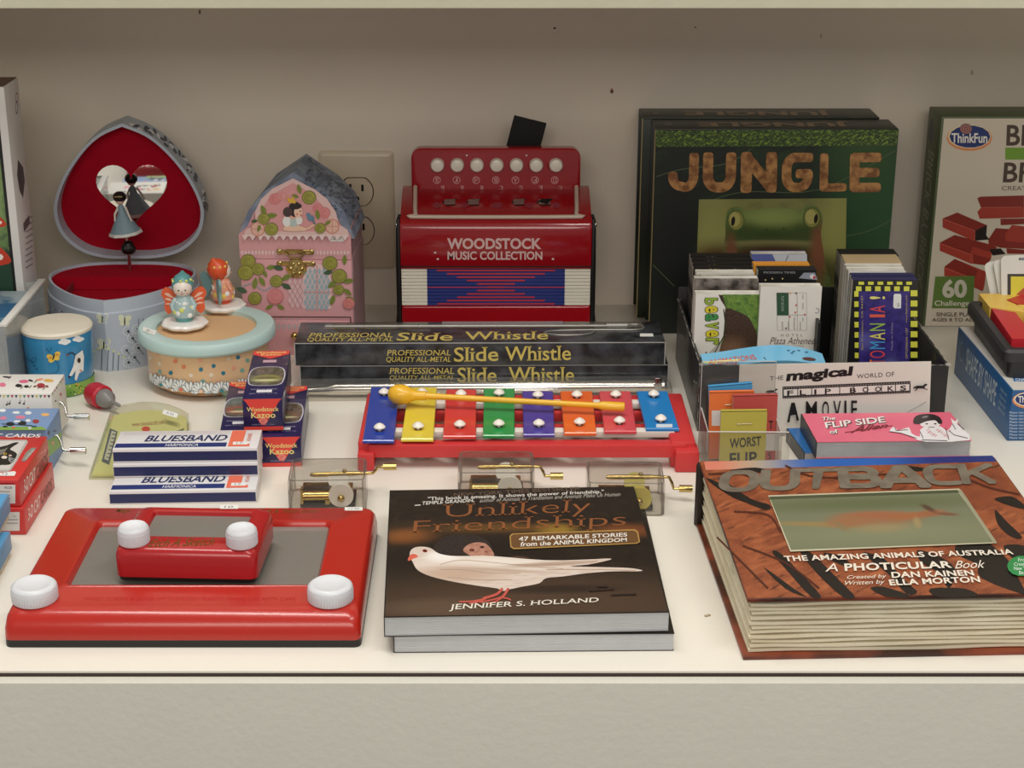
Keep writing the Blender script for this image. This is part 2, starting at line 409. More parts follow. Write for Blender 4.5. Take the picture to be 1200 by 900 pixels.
def sticker(parent, q, o, u, v, txt=None, n=(0, 0)):
    a = Art(parent, o, u, v, lift=.02)
    P = a.px(*q); cx = sum(p[0] for p in P) / 4; cy = sum(p[1] for p in P) / 4
    a.poly(P, '#f0efe9')
    if txt:
        Q = [(cx + (p[0]-cx)*.6, cy + (p[1]-cy)*.5) for p in P]; a.text(txt, Q, '#55565c', uv=True, ital=.2)
    a.done('price_sticker', 'small white price sticker')

# ------------------------------------------------------------------ wall outlet
pc = onY(419, 246, 80); t = thing('wall_outlet', 'beige double wall outlet partly behind the pink house box', 'outlet', (pc.x, 80, pc.z))
ivory = mat('#cdbfa8', .35, noise=.03)
m = M(); m.T = Matrix.Rotation(R(90), 4, 'X')
m.loft([rr3(-4, -6.5, 4, 6.5, .4, 0), rr3(-4, -6.5, 4, 6.5, .4, .25), rr3(-3.6, -6.1, 3.6, 6.1, .3, .55)])
obj('cover_plate', m, ivory, t)
for dz in (2.15, -2.15):
    m = M(); m.T = Matrix.Translation((0, -.55, dz)) @ Matrix.Rotation(R(90), 4, 'X')
    outl = [(1.75 * math.cos(a), max(-1.5, min(1.5, 1.75 * math.sin(a)))) for a in [2*math.pi*i/32 for i in range(32)]]
    m.prism([(x*1.06, y*1.06) for x, y in outl], -.02, .02); m.mi = 1; m.prism(outl, .02, .14)
    sk = obj('socket', m, [mat('#3a2f26', .7), ivory], t)
    m = M()
    for sx, h in ((-.65, .42), (.65, .36)): m.box(sx-.13, -.72, dz+.25-h+.2, sx+.13, -.68, dz+.25+h+.2)
    m.T = Matrix.Translation((0, -.68, dz - .75)) @ Matrix.Rotation(R(90), 4, 'X'); m.prism([(.3*math.cos(a), .3*math.sin(a)) for a in [2*math.pi*i/12 for i in range(12)]], 0, .03)
    obj('slot', m, mat('#15110e', .8), sk)
m = M(); m.ball((0, -.55, 0), .28, (1, .4, 1)); obj('screw', m, mat('#b9ac95', .3, .6), t)

# ------------------------------------------------------------------ tall game box at the left edge
t = thing('game_box', 'tall white game box with red mushrooms on its front, cut by left edge', 'box', (-46.2, 61, 0))
obj('box_body', M().box(-24, 0, 0, 0, 5, 27.5, .08), mat('#dcd9d6', .5), t)
obj('box_top', M().box(-23.9, .1, 27.5, -.1, 4.9, 27.56), mat('#6b5346', .6), t)
a = Art(t, (0, 0, 0), (1, 0, 0), (0, 0, 1), lift=.01)
a.poly([(-23, .4), (-.75, .4), (-.75, 27.2), (-23, 27.2)], '#14130f')
a.poly([(-23, 5), (-1.05, 5), (-1.05, 26.8), (-23, 26.8)], blobmat('#5d7a46', [(-4, 18, 3, 6, 0, '#8fa86a', .5)], [(1.2, '#2c4430', .45, .6)]))
a.poly([(-23, 24), (-1.05, 24), (-1.05, 26.9), (-23, 26.9)], '#24506e')
a.poly([(-23, 5), (-1.05, 5), (-1.05, 11.5), (-23, 11.5)], '#22402e')
for (x, y, r) in ((-3.0, 10.6, 2.0), (-2.2, 14.2, 1.1)):
    a.poly([(x-r*.25, y-r*1.5), (x+r*.25, y-r*1.5), (x+r*.2, y), (x-r*.2, y)], '#d8c7b0')
    a.poly([(x-r, y-.1*r), (x-r*.6, y+r*.6), (x, y+r*.85), (x+r*.6, y+r*.6), (x+r, y-.1*r), (x, y-.3*r)], '#c43a22', 4)
    for dx, dy in ((-.5, .2), (0, .5), (.5, .15), (.1, .05)): a.poly([(x+r*dx+.16*r*math.cos(k), y+r*dy+.16*r*math.sin(k)) for k in range(0, 6)], '#efe6da')
a.done('cover_print')
a = Art(t, (0, 0, 0), (0, 1, 0), (0, 0, 1))
a.text('O', (18, 108, 21, 121), '#a53d4a'); a.text('O', (18, 118, 21, 134), '#41507a')
a.ppoly([(21, 187), (27, 196), (29, 212), (27, 232), (23, 224), (20, 205)], '#4a4a4c')
for y in range(258, 320, 7): a.pline([(30, y), (38, y - 5)], 1.6, '#8d8d8f')
a.ppoly([(27, 262), (34, 252), (35, 262), (28, 272)], '#5c5c5e'); a.done('side_print')

# clear case with blue contents at the left edge, in front of the tall box
t = thing('clear_case', 'clear case with pale rim holding blue cards, left edge behind the drum', 'case', (-52, 47.5, 0))
m = M(); m.box(0, 0, 0, 7.6, .15, 8.2); m.box(7.45, .15, 0, 7.6, 14, 8.2); m.box(0, 13.85, 0, 7.45, 14, 8.2); m.box(0, .15, 0, 7.45, 13.85, .15)
obj('case_wall', m, clear_plastic('#eef0ee', .1, .22), t)
m = M(); m.box(7.1, 0, 8.2, 7.8, 14.2, 8.5, .05); m.box(0, -.1, 8.2, 7.1, .3, 8.5, .05); obj('rim', m, mat('#dcdad5', .3), t)
obj('card_block', M().box(.5, 1, .2, 6.6, 13, 7.6, .05), mat('#1f5d86', .5, hex2='#9fb0b8', nscale=26, noise=.06), t, label='blue and grey printed cards')

# ------------------------------------------------------------------ heart shaped musical jewellery box
HP = [(0, 0), (2.3, 1.0), (4.2, 2.6), (6.0, 4.9), (7.2, 7.2), (7.7, 9.4), (7.1, 11.7), (5.2, 13.5), (2.6, 14.25), (0, 14.3)]
half = smooth2(HP, 4, False)
heart = half + [(-x, y) for x, y in reversed(half[1:-1])]
def hscale(k, dy=0): return [((x) * k, 7.6 + (y - 7.6) * k + dy) for x, y in heart]
t = thing('jewellery_box', 'open heart shaped musical jewellery box with pale blue outside and red lining', 'jewellery box', (-37.9, 58.2, 0), 0)
blue = mat('#b3bcc9', .55, noise=.08, nscale=8)
bluedk = mat('#8f9fb2', .55, noise=.14, nscale=6)
m = M(); m.loft([[(x, y, 0) for x, y in hscale(1)], [(x, y, 5.9) for x, y in hscale(1)], [(x, y, 6.0) for x, y in hscale(.975)], [(x, y, 7.2) for x, y in hscale(.965)], [(x, y, 7.2) for x, y in hscale(.93)], [(x, y, 5.8) for x, y in hscale(.925)]], True, False)
base = obj('base', m, blue, t)
red = mat('#a30a22', .95, noise=.1, nscale=60, bump=.3, bscale=900, spec=.15)
m = M(); m.loft([[(x, y, 7.0) for x, y in hscale(.93)], [(x, y, 5.7) for x, y in hscale(.915)], [(x, y, 5.4) for x, y in hscale(.915)]], False, True); m.loft([[(x, y, 5.35) for x, y in hscale(.92)], [(x, y, 5.45) for x, y in hscale(.92)]])
ln = obj('lining', m, red, t, label='red flocked lining')
pf = [(x*.93, 7.6+(y-7.6)*.93) for x, y in heart]; pf = [(x, max(y, 9.6)) for x, y in pf]
m = M(); m.prism(pf, 5.5, 6.85); obj('lining_platform', m, red, t, label='raised red platform at the back'); obj('lining_divider', M().box(-5.3, 4.6, 5.5, -5.15, 9.6, 6.3), mat('#7c0518', .95), t)
# lid standing up against the wall
LT = Matrix.Translation((0.1, 14.1, 6.9)) @ Matrix.Rotation(R(2), 4, 'Z') @ Matrix.Rotation(R(91.5), 4, 'X')
lh = [(x, 14.9 - y) for x, y in heart]
def lsc(k): return [(x * k, 7.3 + (y - 7.3) * k) for x, y in lh]
m = M(); m.T = LT
m.loft([[(x, y, -3.6) for x, y in lsc(1)], [(x, y, 0) for x, y in lsc(1)], [(x, y, 0) for x, y in lsc(.955)], [(x, y, -1.9) for x, y in lsc(.945)]], True, False)
lid = obj('lid', m, blue, t)
m = M(); m.T = LT; m.loft([[(x, y, -2.1) for x, y in lsc(.955)], [(x, y, -1.8) for x, y in lsc(.945)]]); obj('lid_lining', m, red, lid, label='red flocked lid lining')
def heart2(w_, h):
    pts = []
    for i in range(48):
        a = 2 * math.pi * i / 48; pts.append((16 * math.sin(a)**3 / 16 * w_ / 2, (13*math.cos(a) - 5*math.cos(2*a) - 2*math.cos(3*a) - math.cos(4*a)) / 15 * h / 2 + .05 * h))
    return pts
m = M(); m.T = LT @ Matrix.Translation((.2, 7.1, -1.8)); m.prism(heart2(7.3, 6.8), 0, .06)
obj('mirror', m, mat('#e8e8e6', .03, 1.0, noise=0), lid, label='heart shaped mirror in the lid')
a = Art(t, surf=lid, lift=.02)
random.seed(3)
LC = smooth2([(158, 145), (178, 152), (195, 164), (210, 179), (224, 196), (235, 214), (241, 234), (244, 256)], 6, False)
for i in range(40):
    x, y = LC[i]; rot_ = 25 + 60 * i / 40
    a.pell(x + random.uniform(-5, 3), y + random.uniform(-2, 4), 4.0, 1.5, '#2c3550' if i % 3 else '#eceef2', rot=rot_ + random.uniform(-30, 30), n=8)
a.done('lid_print')
# print on the base: butterflies, swallow, dandelions
a = Art(t, surf=base, lift=.02)
def bfly(cx, cy, k, wc='#d9dcc0', bc='#2b2f38', rot=0):
    for sx in (-1, 1):
        a.pell(cx + sx*3*k, cy - 2.5*k, 2.8*k, 3.6*k, wc, rot=sx*35 + rot); a.pell(cx + sx*2.4*k, cy + 2.2*k, 2.2*k, 2.4*k, wc, rot=-sx*30)
    a.pline([(cx, cy - 3*k), (cx, cy + 3.5*k)], 1.2*k, bc)
bfly(120, 374, 1.15); bfly(146, 376, 1.25, rot=20); bfly(122, 404, 1.3)
a.ppoly([(91, 369), (95, 371), (98, 376), (108, 375), (103, 380), (100, 382), (105, 391), (99, 388), (97, 383), (94, 380), (93, 374)], '#27324a')
a.pell(91.5, 369.5, 1.3, 1.3, '#b04050')
for i, (x, h) in enumerate(((104, 14), (110, 19), (115, 22), (120, 24), (127, 22), (133, 19), (139, 16), (145, 12))):
    a.pline([(x - 1, 434), (x, 432 - h)], .9, '#44606f'); a.pell(x, 430.5 - h, 1.3, 1.3, '#d8df8a')
for (x, y) in ((150, 388), (155, 396), (148, 410), (157, 418), (150, 424), (161, 407), (160, 385)):
    for k in range(9):
        t2 = math.pi * k / 8; a.pline([(x, y), (x - 6*math.sin(t2), y + 5.5*math.cos(t2))], .45, '#cdd6de'); a.pell(x - 6*math.sin(t2), y + 5.5*math.cos(t2), .8, .8, '#dfe5ea', n=6)
    a.pell(x, y, 1.5, 1.5, '#20252e'); a.pline([(x, y), (x + 6, y + 8)], .7, '#2d3440')
for (x, y) in ((98, 414), (100, 420), (66, 362), (74, 364), (60, 366)): a.pell(x, y, 2, 1.7, '#cfd6dc'); a.pell(x + 1, y, .9, .9, '#2a2f3a')
for x in (161, 166, 172): a.pline([(x, 372), (x, 384)], .8, '#6a7684')
a.done('base_print')
# dancer on her spring
dx, dy = .2, 12.0
DZ = 1.05
m = M(); m.lathe([(.85, 0), (.85, .08), (.2, .1), (.18, 2.4)], 16, (dx, dy, 5.6+DZ)); obj('post', m, mat('#c9c6c0', .2, 1), t)
m = M()
for k in range(9):
    a2 = 2*math.pi*k/9; m.ball((dx + .35*math.cos(a2), dy + .35*math.sin(a2), 7.45+DZ+1.25-.6), .42, (1, 1, 1.3), 8, 6)
m.ball((dx, dy, 8.4+DZ), .6); obj('spring_pompom', m, mat('#0c0b0c', .4, bump=.5, bscale=300), t, label='black pompom round the spring')
dn = obj('dancer', M().lathe([(.13, 0), (.16, .7), (.2, 1.2)], 10, (dx - .1, dy, 9.8)), mat('#d9a99c', .5), t, label='small dancer in a grey blue dress')
m = M(); m.T = Matrix.Translation((dx - .15, dy, 10.75)) @ Matrix.Rotation(R(-6), 4, 'Y')
m.lathe([(1.62, 0), (1.66, .1), (1.35, .6), (.85, 1.5), (.42, 2.2), (.36, 2.5), (.3, 2.9), (.16, 3.1)], 24, wob=lambda q: 1 + .03*math.cos(9*q)); m.mi = 1; m.lathe([(1.6, -.06), (1.7, .02), (1.6, .28), (1.5, .3)], 24, wob=lambda q: 1 + .04*math.cos(9*q))
obj('dress', m, [mat('#7f97a3', .5), mat('#d8d6d0', .5)], dn)
m = M()
for sx in (-1, 1): m.tube([(dx-.35+sx*.35, dy, 13.55), (dx-.35+sx*.7, dy-.35, 12.85), (dx-.2+sx*.85, dy-.5, 12.15)], [.13, .11, .08], 8)
obj('arm', m, mat('#dcd3c9', .5), dn, label='pale arm held down at the side')
m = M(); m.ball((dx-.5, dy, 14.35), .5, (1, 1, 1.1)); obj('head', m, mat('#e3bfae', .5), dn)
m = M(); m.ball((dx-.5, dy+.02, 14.6), .62, (1.1, 1.05, .95)); m.mi = 1
for k in range(5): m.ball((dx-.8+.16*k, dy-.58, 14.75), .07, n=6, m=4)
obj('hair', m, [mat('#0d0b0b', .35), mat('#c9a54a', .3, .8)], dn, label='black hair with tiny gold beads')

# ------------------------------------------------------------------ wooden merry music box with two figurines
mc = Vector((-27.55, 55.6, 0))
t = thing('round_music_box', 'round wooden music box with pale green rim, printed dots and daisies', 'music box', mc)
wood = mat('#dcb083', .5, hex2='#c99a6b', nscale=6, noise=.12)
prt = mat('#efcaa0', .35, hex2='#e8bf94', nscale=5, noise=.2, coat=.3)
m = M(); m.lathe([(5.55, .8), (5.75, .9), (5.75, 4.6), (5.6, 4.7)], 64); body = obj('drum_body', m, prt, t)
m = M(); m.lathe([(4.9, .3), (5.0, .82)], 48); obj('base_plate', m, mat('#c79a6d', .6), t)
mint = mat('#b9d3d0', .4, noise=.03)
m = M(); m.lathe([(5.7, 4.55), (6.35, 4.6), (6.55, 4.85), (6.55, 5.5), (6.35, 5.78), (5.1, 5.82), (4.75, 5.7), (4.75, 5.2)], 64, cap0=False, cap1=False); obj('rim', m, mint, t, label='pale green painted rim')
m = M(); m.lathe([(4.8, 5.15), (4.8, 5.3)], 48); obj('top_disc', m, mat('#dcb58a', .5, hex2='#cfa577', nscale=5, noise=.15), t)
for q in (-62, 60, 180): m = M(); m.ball((4.6*math.cos(R(q)), 4.6*math.sin(R(q)), .62), .62); obj('foot', m, mat('#a8c9ae', .35), t)
a = Art(t, surf=body, lift=.015)
random.seed(5); dc = ['#2f7d95', '#e98a64', '#efe0cc', '#7bb0a6', '#f0a98e', '#e6d2bb']; pts = []
for i in range(400):
    x, y = random.uniform(172, 316), random.uniform(396, 448)
    if all((x-p)**2 + ((y-q)*1.1)**2 > 105 for p, q in pts): pts.append((x, y))
for i, (x, y) in enumerate(pts):
    k = .55 + .45*min(1, (5.6*13 - abs(x-243))/30) if abs(x-243) > 45 else 1; yy = y + 3 - 14*((x-243)/72)**2 *.3
    a.pell(x, yy, 2.5*k, 2.5, dc[i % 6], n=10)
def daisy(cx, cy, r, cc):
    for k in range(9):
        q = math.pi + math.pi*k/8; a.pell(cx + r*.62*math.cos(q), cy + r*.7*math.sin(q), r*.42, r*.17, '#7c8a92', rot=math.degrees(q), n=8); a.pell(cx + r*.62*math.cos(q), cy + r*.7*math.sin(q), r*.36, r*.12, '#eef0ee', rot=math.degrees(q), n=8)
    a.pell(cx, cy - 1, 2.2, 2, cc)
for i in range(12):
    x = 178 + 11.6*i; c = (x - 243)/72; y = 463 - 13*c*c - (4 if i % 2 else 0); daisy(x, y, 15 if i % 2 == 0 else 12, ['#e9775a', '#2f8a94', '#f0c7a8'][i % 3])
a.done('body_print', 'coloured dots above a row of white daisies')
sticker(t, [(168, 383), (184, 388), (181, 393), (167, 388)], (0, 0, 5.82), (1, 0, 0), (0, 1, 0), '5-')
def cloud(m, c, r, n=9, h=.7):
    m.lathe([(r*.35, 0), (r*.75, .12), (r*.97, h*.5), (r, h*.75), (r*.9, h), (r*.6, h*1.05)], 54, c, wob=lambda q: 1 + .07*abs(math.cos(n*q/2)))
def fairy(name, label, c, rz, body, dots, hood, skirt, wing, face=True):
    f = thing(name, label, 'figurine', c, rz); f.scale = (1.14, 1.14, 1.14)
    m = M(); cloud(m, (0, 0, 0), 1.85); obj('cloud_base', m, mat('#efece7', .3, noise=.02), f, label='white scalloped cloud base')
    m = M(); m.lathe([(.62, .65), (.68, .8), (.66, 1.15), (.5, 1.2)], 20); obj('skirt_hem', m, mat(skirt, .35), f)
    m = M(); m.lathe([(.55, 1.0), (.95, 1.15), (1.0, 1.6), (.9, 2.2), (.68, 2.75), (.5, 2.95)], 24); b = obj('body', m, mat(body, .35), f)
    m = M()
    random.seed(len(label))
    for i in range(34):
        q = i*2.4; z = random.uniform(1.3, 2.6); r = .985 if z < 1.8 else .985 - (z-1.8)*.33
        m.mi = i % 3 == 0; m.T = Matrix.Translation((r*math.cos(q), r*math.sin(q), z)) @ Matrix.Rotation(q, 4, 'Z'); m.ball((0, 0, 0), .22 if i % 2 else .13, (.3, 1, 1), 10, 6)
    obj('dress_dot', m, [mat('#f3f3ee', .35), mat(dots, .35)], f, label='raised dots on the dress', kind='stuff')
    m = M()
    for sx in (-1, 1): m.tube([(sx*.6, -.1, 2.7), (sx*.95, -.3, 2.1), (sx*.85, -.5, 1.7)], [.2, .2, .14], 10)
    obj('arm', m, mat(body, .35), f)
    h = obj('head', M().ball((0, -.06, 3.55), .8, (1, .95, .95), 24, 14), mat('#efe2d8', .35), f)
    m = M(); m.T = Matrix.Translation((0, .3, 3.72)) @ Matrix.Rotation(R(-24), 4, 'X')
    m.lathe([(.55, -.75), (.84, -.45), (.92, 0), (.86, .4), (.6, .78), (.25, 1.0), (.08, 1.2)], 24); obj('hood', m, mat(hood, .35), f)
    m = M()
    for i in range(9):
        q = i*2.3; m.T = Matrix.Translation((.8*math.cos(q), .3+.8*math.sin(q), 4.0 + .12*(i % 3))); m.ball((0, 0, 0), .13, (1, 1, 1), 8, 6)
    obj('hood_dot', m, mat(dots, .35), f, kind='stuff')
    m = M()
    for sx in (-1, 1):
        e = smooth2([(0, 0), (.5, .75), (1.15, .95), (1.45, .4), (1.2, -.2), (1.25, -.9), (.9, -1.35), (.45, -.9)], 4)
        m.T = Matrix.Translation((sx*.45, .72, 2.35)) @ Matrix.Rotation(R(sx*14), 4, 'Z') @ Matrix.Scale(sx, 4, (1, 0, 0)) @ Matrix.Rotation(R(90), 4, 'X'); m.prism(e, -.1, .1)
        m.mi = 1
        for k in range(3): m.T = m.T; m.prism(smooth2([(.35, .1-.3*k), (.8, .5-.42*k), (1.15, .45-.45*k), (.8, .22-.36*k)], 3), .1, .13)
        m.mi = 0
    obj('wing', m, [mat(wing, .35), mat('#f3c6b0' if wing != '#7fa5a5' else '#a9c5c2', .35)], f)
    if face:
        m = M()
        for sx in (-1, 1): m.ball((sx*.28, -.79, 3.55), .07, (1, .4, 1), 8, 6)
        obj('eye', m, mat('#2b2b33', .3), h)
        m = M(); m.mi = 0; m.tube([(-.14, -.79, 3.24), (0, -.81, 3.2), (.14, -.79, 3.24)], .025, 6); m.ball((0, -.83, 3.42), .05, n=8, m=6); obj('mouth', m, mat('#b06a5c', .4), h)
        m = M()
        for sx in (-1, 1): m.ball((sx*.42, -.72, 3.36), .1, (1, .3, .8), 8, 6)
        obj('cheek', m, mat('#eab3a0', .4), h)
p1 = onZ(217, 384, 5.35); p2 = onZ(262, 363, 5.35)
fairy('fairy_figurine', 'fairy figurine in pale green dotted dress with orange wings, facing front', (p1.x, p1.y, 5.3), 6, '#a9bfc0', '#dce07a', '#5f9b9c', '#6aa9a6', '#e5663f')
fairy('fairy_figurine', 'fairy figurine in orange mushroom hood with grey wings, turned sideways', (p2.x, p2.y, 5.3), 125, '#e9a184', '#f3d36b', '#e2592f', '#dd5a33', '#7fa5a5')

# ------------------------------------------------------------------ blue toy drum
t = thing('toy_drum', 'blue toy drum with white skin and printed butterfly, cow and clouds', 'drum', (-41.45, 53.9, 0))
m = M(); m.lathe([(2.95, 0), (3.0, .1), (3.1, 2.2), (3.25, 4.6), (3.3, 6.1), (3.2, 6.3)], 56); body = obj('drum_shell', m, mat('#2f86b8', .25, noise=.08, nscale=8, coat=.5), t)
m = M(); m.lathe([(3.33, 5.95), (3.36, 6.2), (3.2, 6.42), (0.1, 6.45)], 56, cap0=False); obj('drum_skin', m, mat('#e6ddcb', .5, bump=.4, bscale=500), t, label='cream drum skin')
m = M(); m.lathe([(3.02, .05), (3.08, .12), (3.12, 1.2), (3.1, 1.3)], 56, cap0=False, cap1=False, wob=None); obj('grass_band', m, mat('#5f8f34', .4, hex2='#86ad4e', nscale=60, noise=.1), t, label='printed green grass')
a = Art(t, surf=body, lift=.02)
def cl(x, y, k):
    for dx, dy, r in ((-4, 1, 2.4), (-1, -1, 3), (3, 0, 2.6), (0, 1.2, 3.2)): a.pell(x+dx*k, y+dy*k, r*k*1.3, r*k*.8, '#eef0f0')
cl(76, 400, 1.1); cl(92, 397, 1); cl(19, 402, 1)
for sx, sy in ((-1, -1), (1, 1)): pass
[a.pell(x, y, 4, 3, '#e9c552', g) for x, y, g in ((58.5, 418, 25), (67, 415, -35), (60.5, 421.5, -30), (66, 419, 20))]; a.pell(63, 418, 1, 4, '#2a2a2a', 20); a.pell(59, 419, 1.2, 1, '#d9622f'); a.pell(67, 415.5, 1.2, 1, '#d9622f')
a.pline([(58, 413), (55, 408), (53, 411)], .6, '#1c4560'); a.pline([(60, 411), (59, 406)], .6, '#1c4560')
for P in ([(30, 394), (27, 402), (28, 414), (34, 422), (41, 424), (43, 420), (39, 419), (38, 424), (45, 434)], [(66, 423), (69, 430), (66, 436), (58, 438), (48, 438)]):
    Q = smooth2(P, 6, False)
    for i in range(0, len(Q)-1, 2): a.pline([Q[i], Q[i+1]], 1.1, '#153e5c')
# cow
a.ppoly([(88, 416), (96, 410), (97.5, 418), (97, 434), (92, 437), (89, 446), (87, 444), (88, 434), (84, 440), (80, 441), (85, 430)], '#ecebe6'); a.pell(92, 422, 2, 3, '#2a1c14'); a.pell(94, 434, 1.3, 1.2, '#c98a86')
a.pline([(88, 416), (84, 413), (79, 415)], 1.2, '#1c2a3a', 3); a.pell(78.5, 415.5, 1.2, 1.2, '#a0463a'); a.pell(81, 441, 1.6, 1.2, '#22222a')
a.ppoly([(16, 413), (21, 418), (24, 430), (24, 440), (16, 441)], '#ecebe6'); a.pell(18, 420, 1.2, 3.5, '#2a1c14'); a.pell(19, 430, 1.2, 4, '#2a1c14')
a.done('drum_print')
a = Art(t, surf=bpy.data.objects['grass_band'], lift=.02)
random.seed(2)
for i in range(26): a.pell(random.uniform(80, 99), random.uniform(446, 464), .9, .9, random.choice(['#d9523c', '#f0e8d0', '#e6c84a', '#3f6e22']), n=6)
a.done('grass_flower')

# ------------------------------------------------------------------ hand cranked music boxes of card at the left
def crank(m, o, k=1., hz=0):
    """chrome crank leaving a box side along +x"""
    x, y, z = o
    m.tube([(x-.2, y, z), (x+.25, y, z), (x+.55, y-.25, z-.35), (x+.75, y-.7, z-.95), (x+1.1, y-.8, z-1.05), (x+1.7, y-.8, z-1.05)], .11, 10)
def crank_handle(m, o): m.tube([(o[0]+1.45, o[1]-.8, o[2]-1.05), (o[0]+2.75, o[1]-.8, o[2]-1.05)], .3, 16)
chrome = mat('#d8d8d6', .12, 1, noise=.02); brass = mat('#c4ab6c', .2, 1, noise=.03)
def card_box(label, fr, w_, d, z0, h, c, side, rz):
    t = thing('crank_music_box', label, 'music box', (fr[0], fr[1], z0), rz, 'hand cranked card music boxes')
    obj('box_body', M().box(-w_, 0, 0, 0, d, h, .05), [mat(c, .5)], t)
    o = (0, d*.45, h*.62)
    m = M(); crank(m, o); cr = obj('crank', m, chrome, t); m = M(); crank_handle(m, o); obj('handle', m, chrome, cr)
    return t
t = card_box('white hand cranked card music box printed with small animals and bunting', (-38.4, 38.9), 7, 4.9, .6, 4.4, '#e9e6df', 0, 0)
H = 4.4
a = Art(t, (0, 0, H), (1, 0, 0), (0, 1, 0))
random.seed(11)
for (x, y, c, rx, ry) in ((28, 447, '#df6a8d', 6, 2), (22, 452, '#1d1c1e', 4, 2), (36, 446, '#1d1c1e', 3, 1.2), (31, 453, '#1d1c1e', 3, 1.6), (48, 452, '#a8383f', 5, 3), (57, 446, '#e3b04c', 6, 1.8), (46, 445, '#e8936b', 5, 1.2), (3, 451, '#e87a98', 4, 2.5), (8, 442, '#3a3436', 5, 1), (55, 453, '#8b5b40', 2, 1.4), (41, 453, '#8b5b40', 2, 1.2)):
    a.pell(x, y, rx, ry, c, rot=random.uniform(-20, 20))
for x, y in ((18, 453), (24, 456), (34, 455), (44, 456), (50, 457), (40, 449), (10, 444)): a.pline([(x, y), (x+3, y-3)], .8, '#222')
a.done('top_print')
a = Art(t, (0, 0, 0), (1, 0, 0), (0, 0, 1))
bc = ['#2a2a2c', '#dfc84e', '#4f7f45', '#c23b48', '#e9e6df']
for i in range(13): x = -2 + 4.8*i; a.ppoly([(x, 463), (x+3.6, 463), (x+1.8, 466.5)], bc[i % 4])
for x, y in ((8, 474), (11, 473), (23, 472), (28, 473)): a.pell(x, y, 1.3, 1, '#333'); a.pline([(x+1, y), (x+1, y-4)], .6, '#333')
a.pell(33, 478, 1.5, 1.2, '#e58a4a'); a.done('front_print')
a = Art(t, (0, 0, 0), (0, 1, 0), (0, 0, 1))
for i in range(6): x = 61 + 2.3*i; y = 461 - 3.3*i; a.ppoly([(x, y), (x+1.6, y-2.2), (x+1, y+2)], bc[(i+2) % 4])
a.pell(71, 462, 1, 2, '#d0607a'); a.pell(65, 470, .8, 1.4, '#444'); a.pell(70, 473, 1.2, 2.4, '#b7c9a8'); a.done('side_print')
t = card_box('blue hand cranked card music box printed with cow and meadow', (-37.45, 33.2), 7, 4.8, 0, 4.0, '#7f9bc6', 0, 1)
a = Art(t, (0, 0, 4.0), (1, 0, 0), (0, 1, 0))
a.ppoly([(-5, 500), (50, 500), (55, 504), (-5, 504)], '#86ad4e')
for (x, y, rx, ry, c) in ((3, 481, 4, 1.8, '#eef0f2'), (19, 483.5, 4.5, 1.5, '#eef0f2'), (53, 486, 5, 1.8, '#e9b56a'), (24, 489, 6, 2, '#e07f9c'), (4, 490, 4, 2, '#e07f9c'), (33, 484, 4, 2, '#e8e8e8'), (12, 497, 5, 2.4, '#1c1c1e'), (26, 496, 5, 2.6, '#1c1c1e'), (33, 493, 3, 1.6, '#eeeeee'), (20, 494, 4, 1.2, '#eeeeee'), (42, 494, 4, 2.4, '#a33a38'), (16, 501, 2, 1.2, '#e2754a'), (35, 502, 2, 1, '#e9dff0'), (6, 500, 3, 1, '#1c1c1e'), (40, 500, 3, .9, '#27406e')):
    a.pell(x, y, rx, ry, c)
a.pline([(2, 497), (38, 499)], .8, '#1c1c1e'); a.done('top_print')
a = Art(t, (0, 0, 0), (0, 1, 0), (0, 0, 1))
a.ppoly([(47, 522), (72, 506), (72, 522), (47, 545)], '#86ad4e'); a.pell(57, 507, 1.5, 3, '#46567a'); a.pell(64, 505, 2.5, 1, '#46567a'); a.pell(67, 511, 1.2, 2, '#f0f0f0'); a.pell(62, 519, 1.6, 2, '#e8938c'); a.done('side_print')

# small red top with a grey point
t = thing('spinning_top', 'small toy with red barrel and grey cone tip beside the blue drum', 'toy', (-36.3, 48.4, 1.05), rot=(0, R(90), R(-47)))
m = M(); m.T = Matrix.Translation((0, 0, -2.0)); m.lathe([(.5, 0), (.95, .2), (1.12, .7), (1.12, 2.0), (.95, 2.15)], 28); obj('barrel', m, mat('#b5192c', .4), t, label='red barrel')
m = M(); m.lathe([(.85, .05), (.9, .3), (.82, .9), (.45, 1.35), (.2, 1.6), (.17, 2.9), (.05, 3.05)], 24); obj('cone_tip', m, mat('#7d7a78', .4), t, label='grey cone tip')

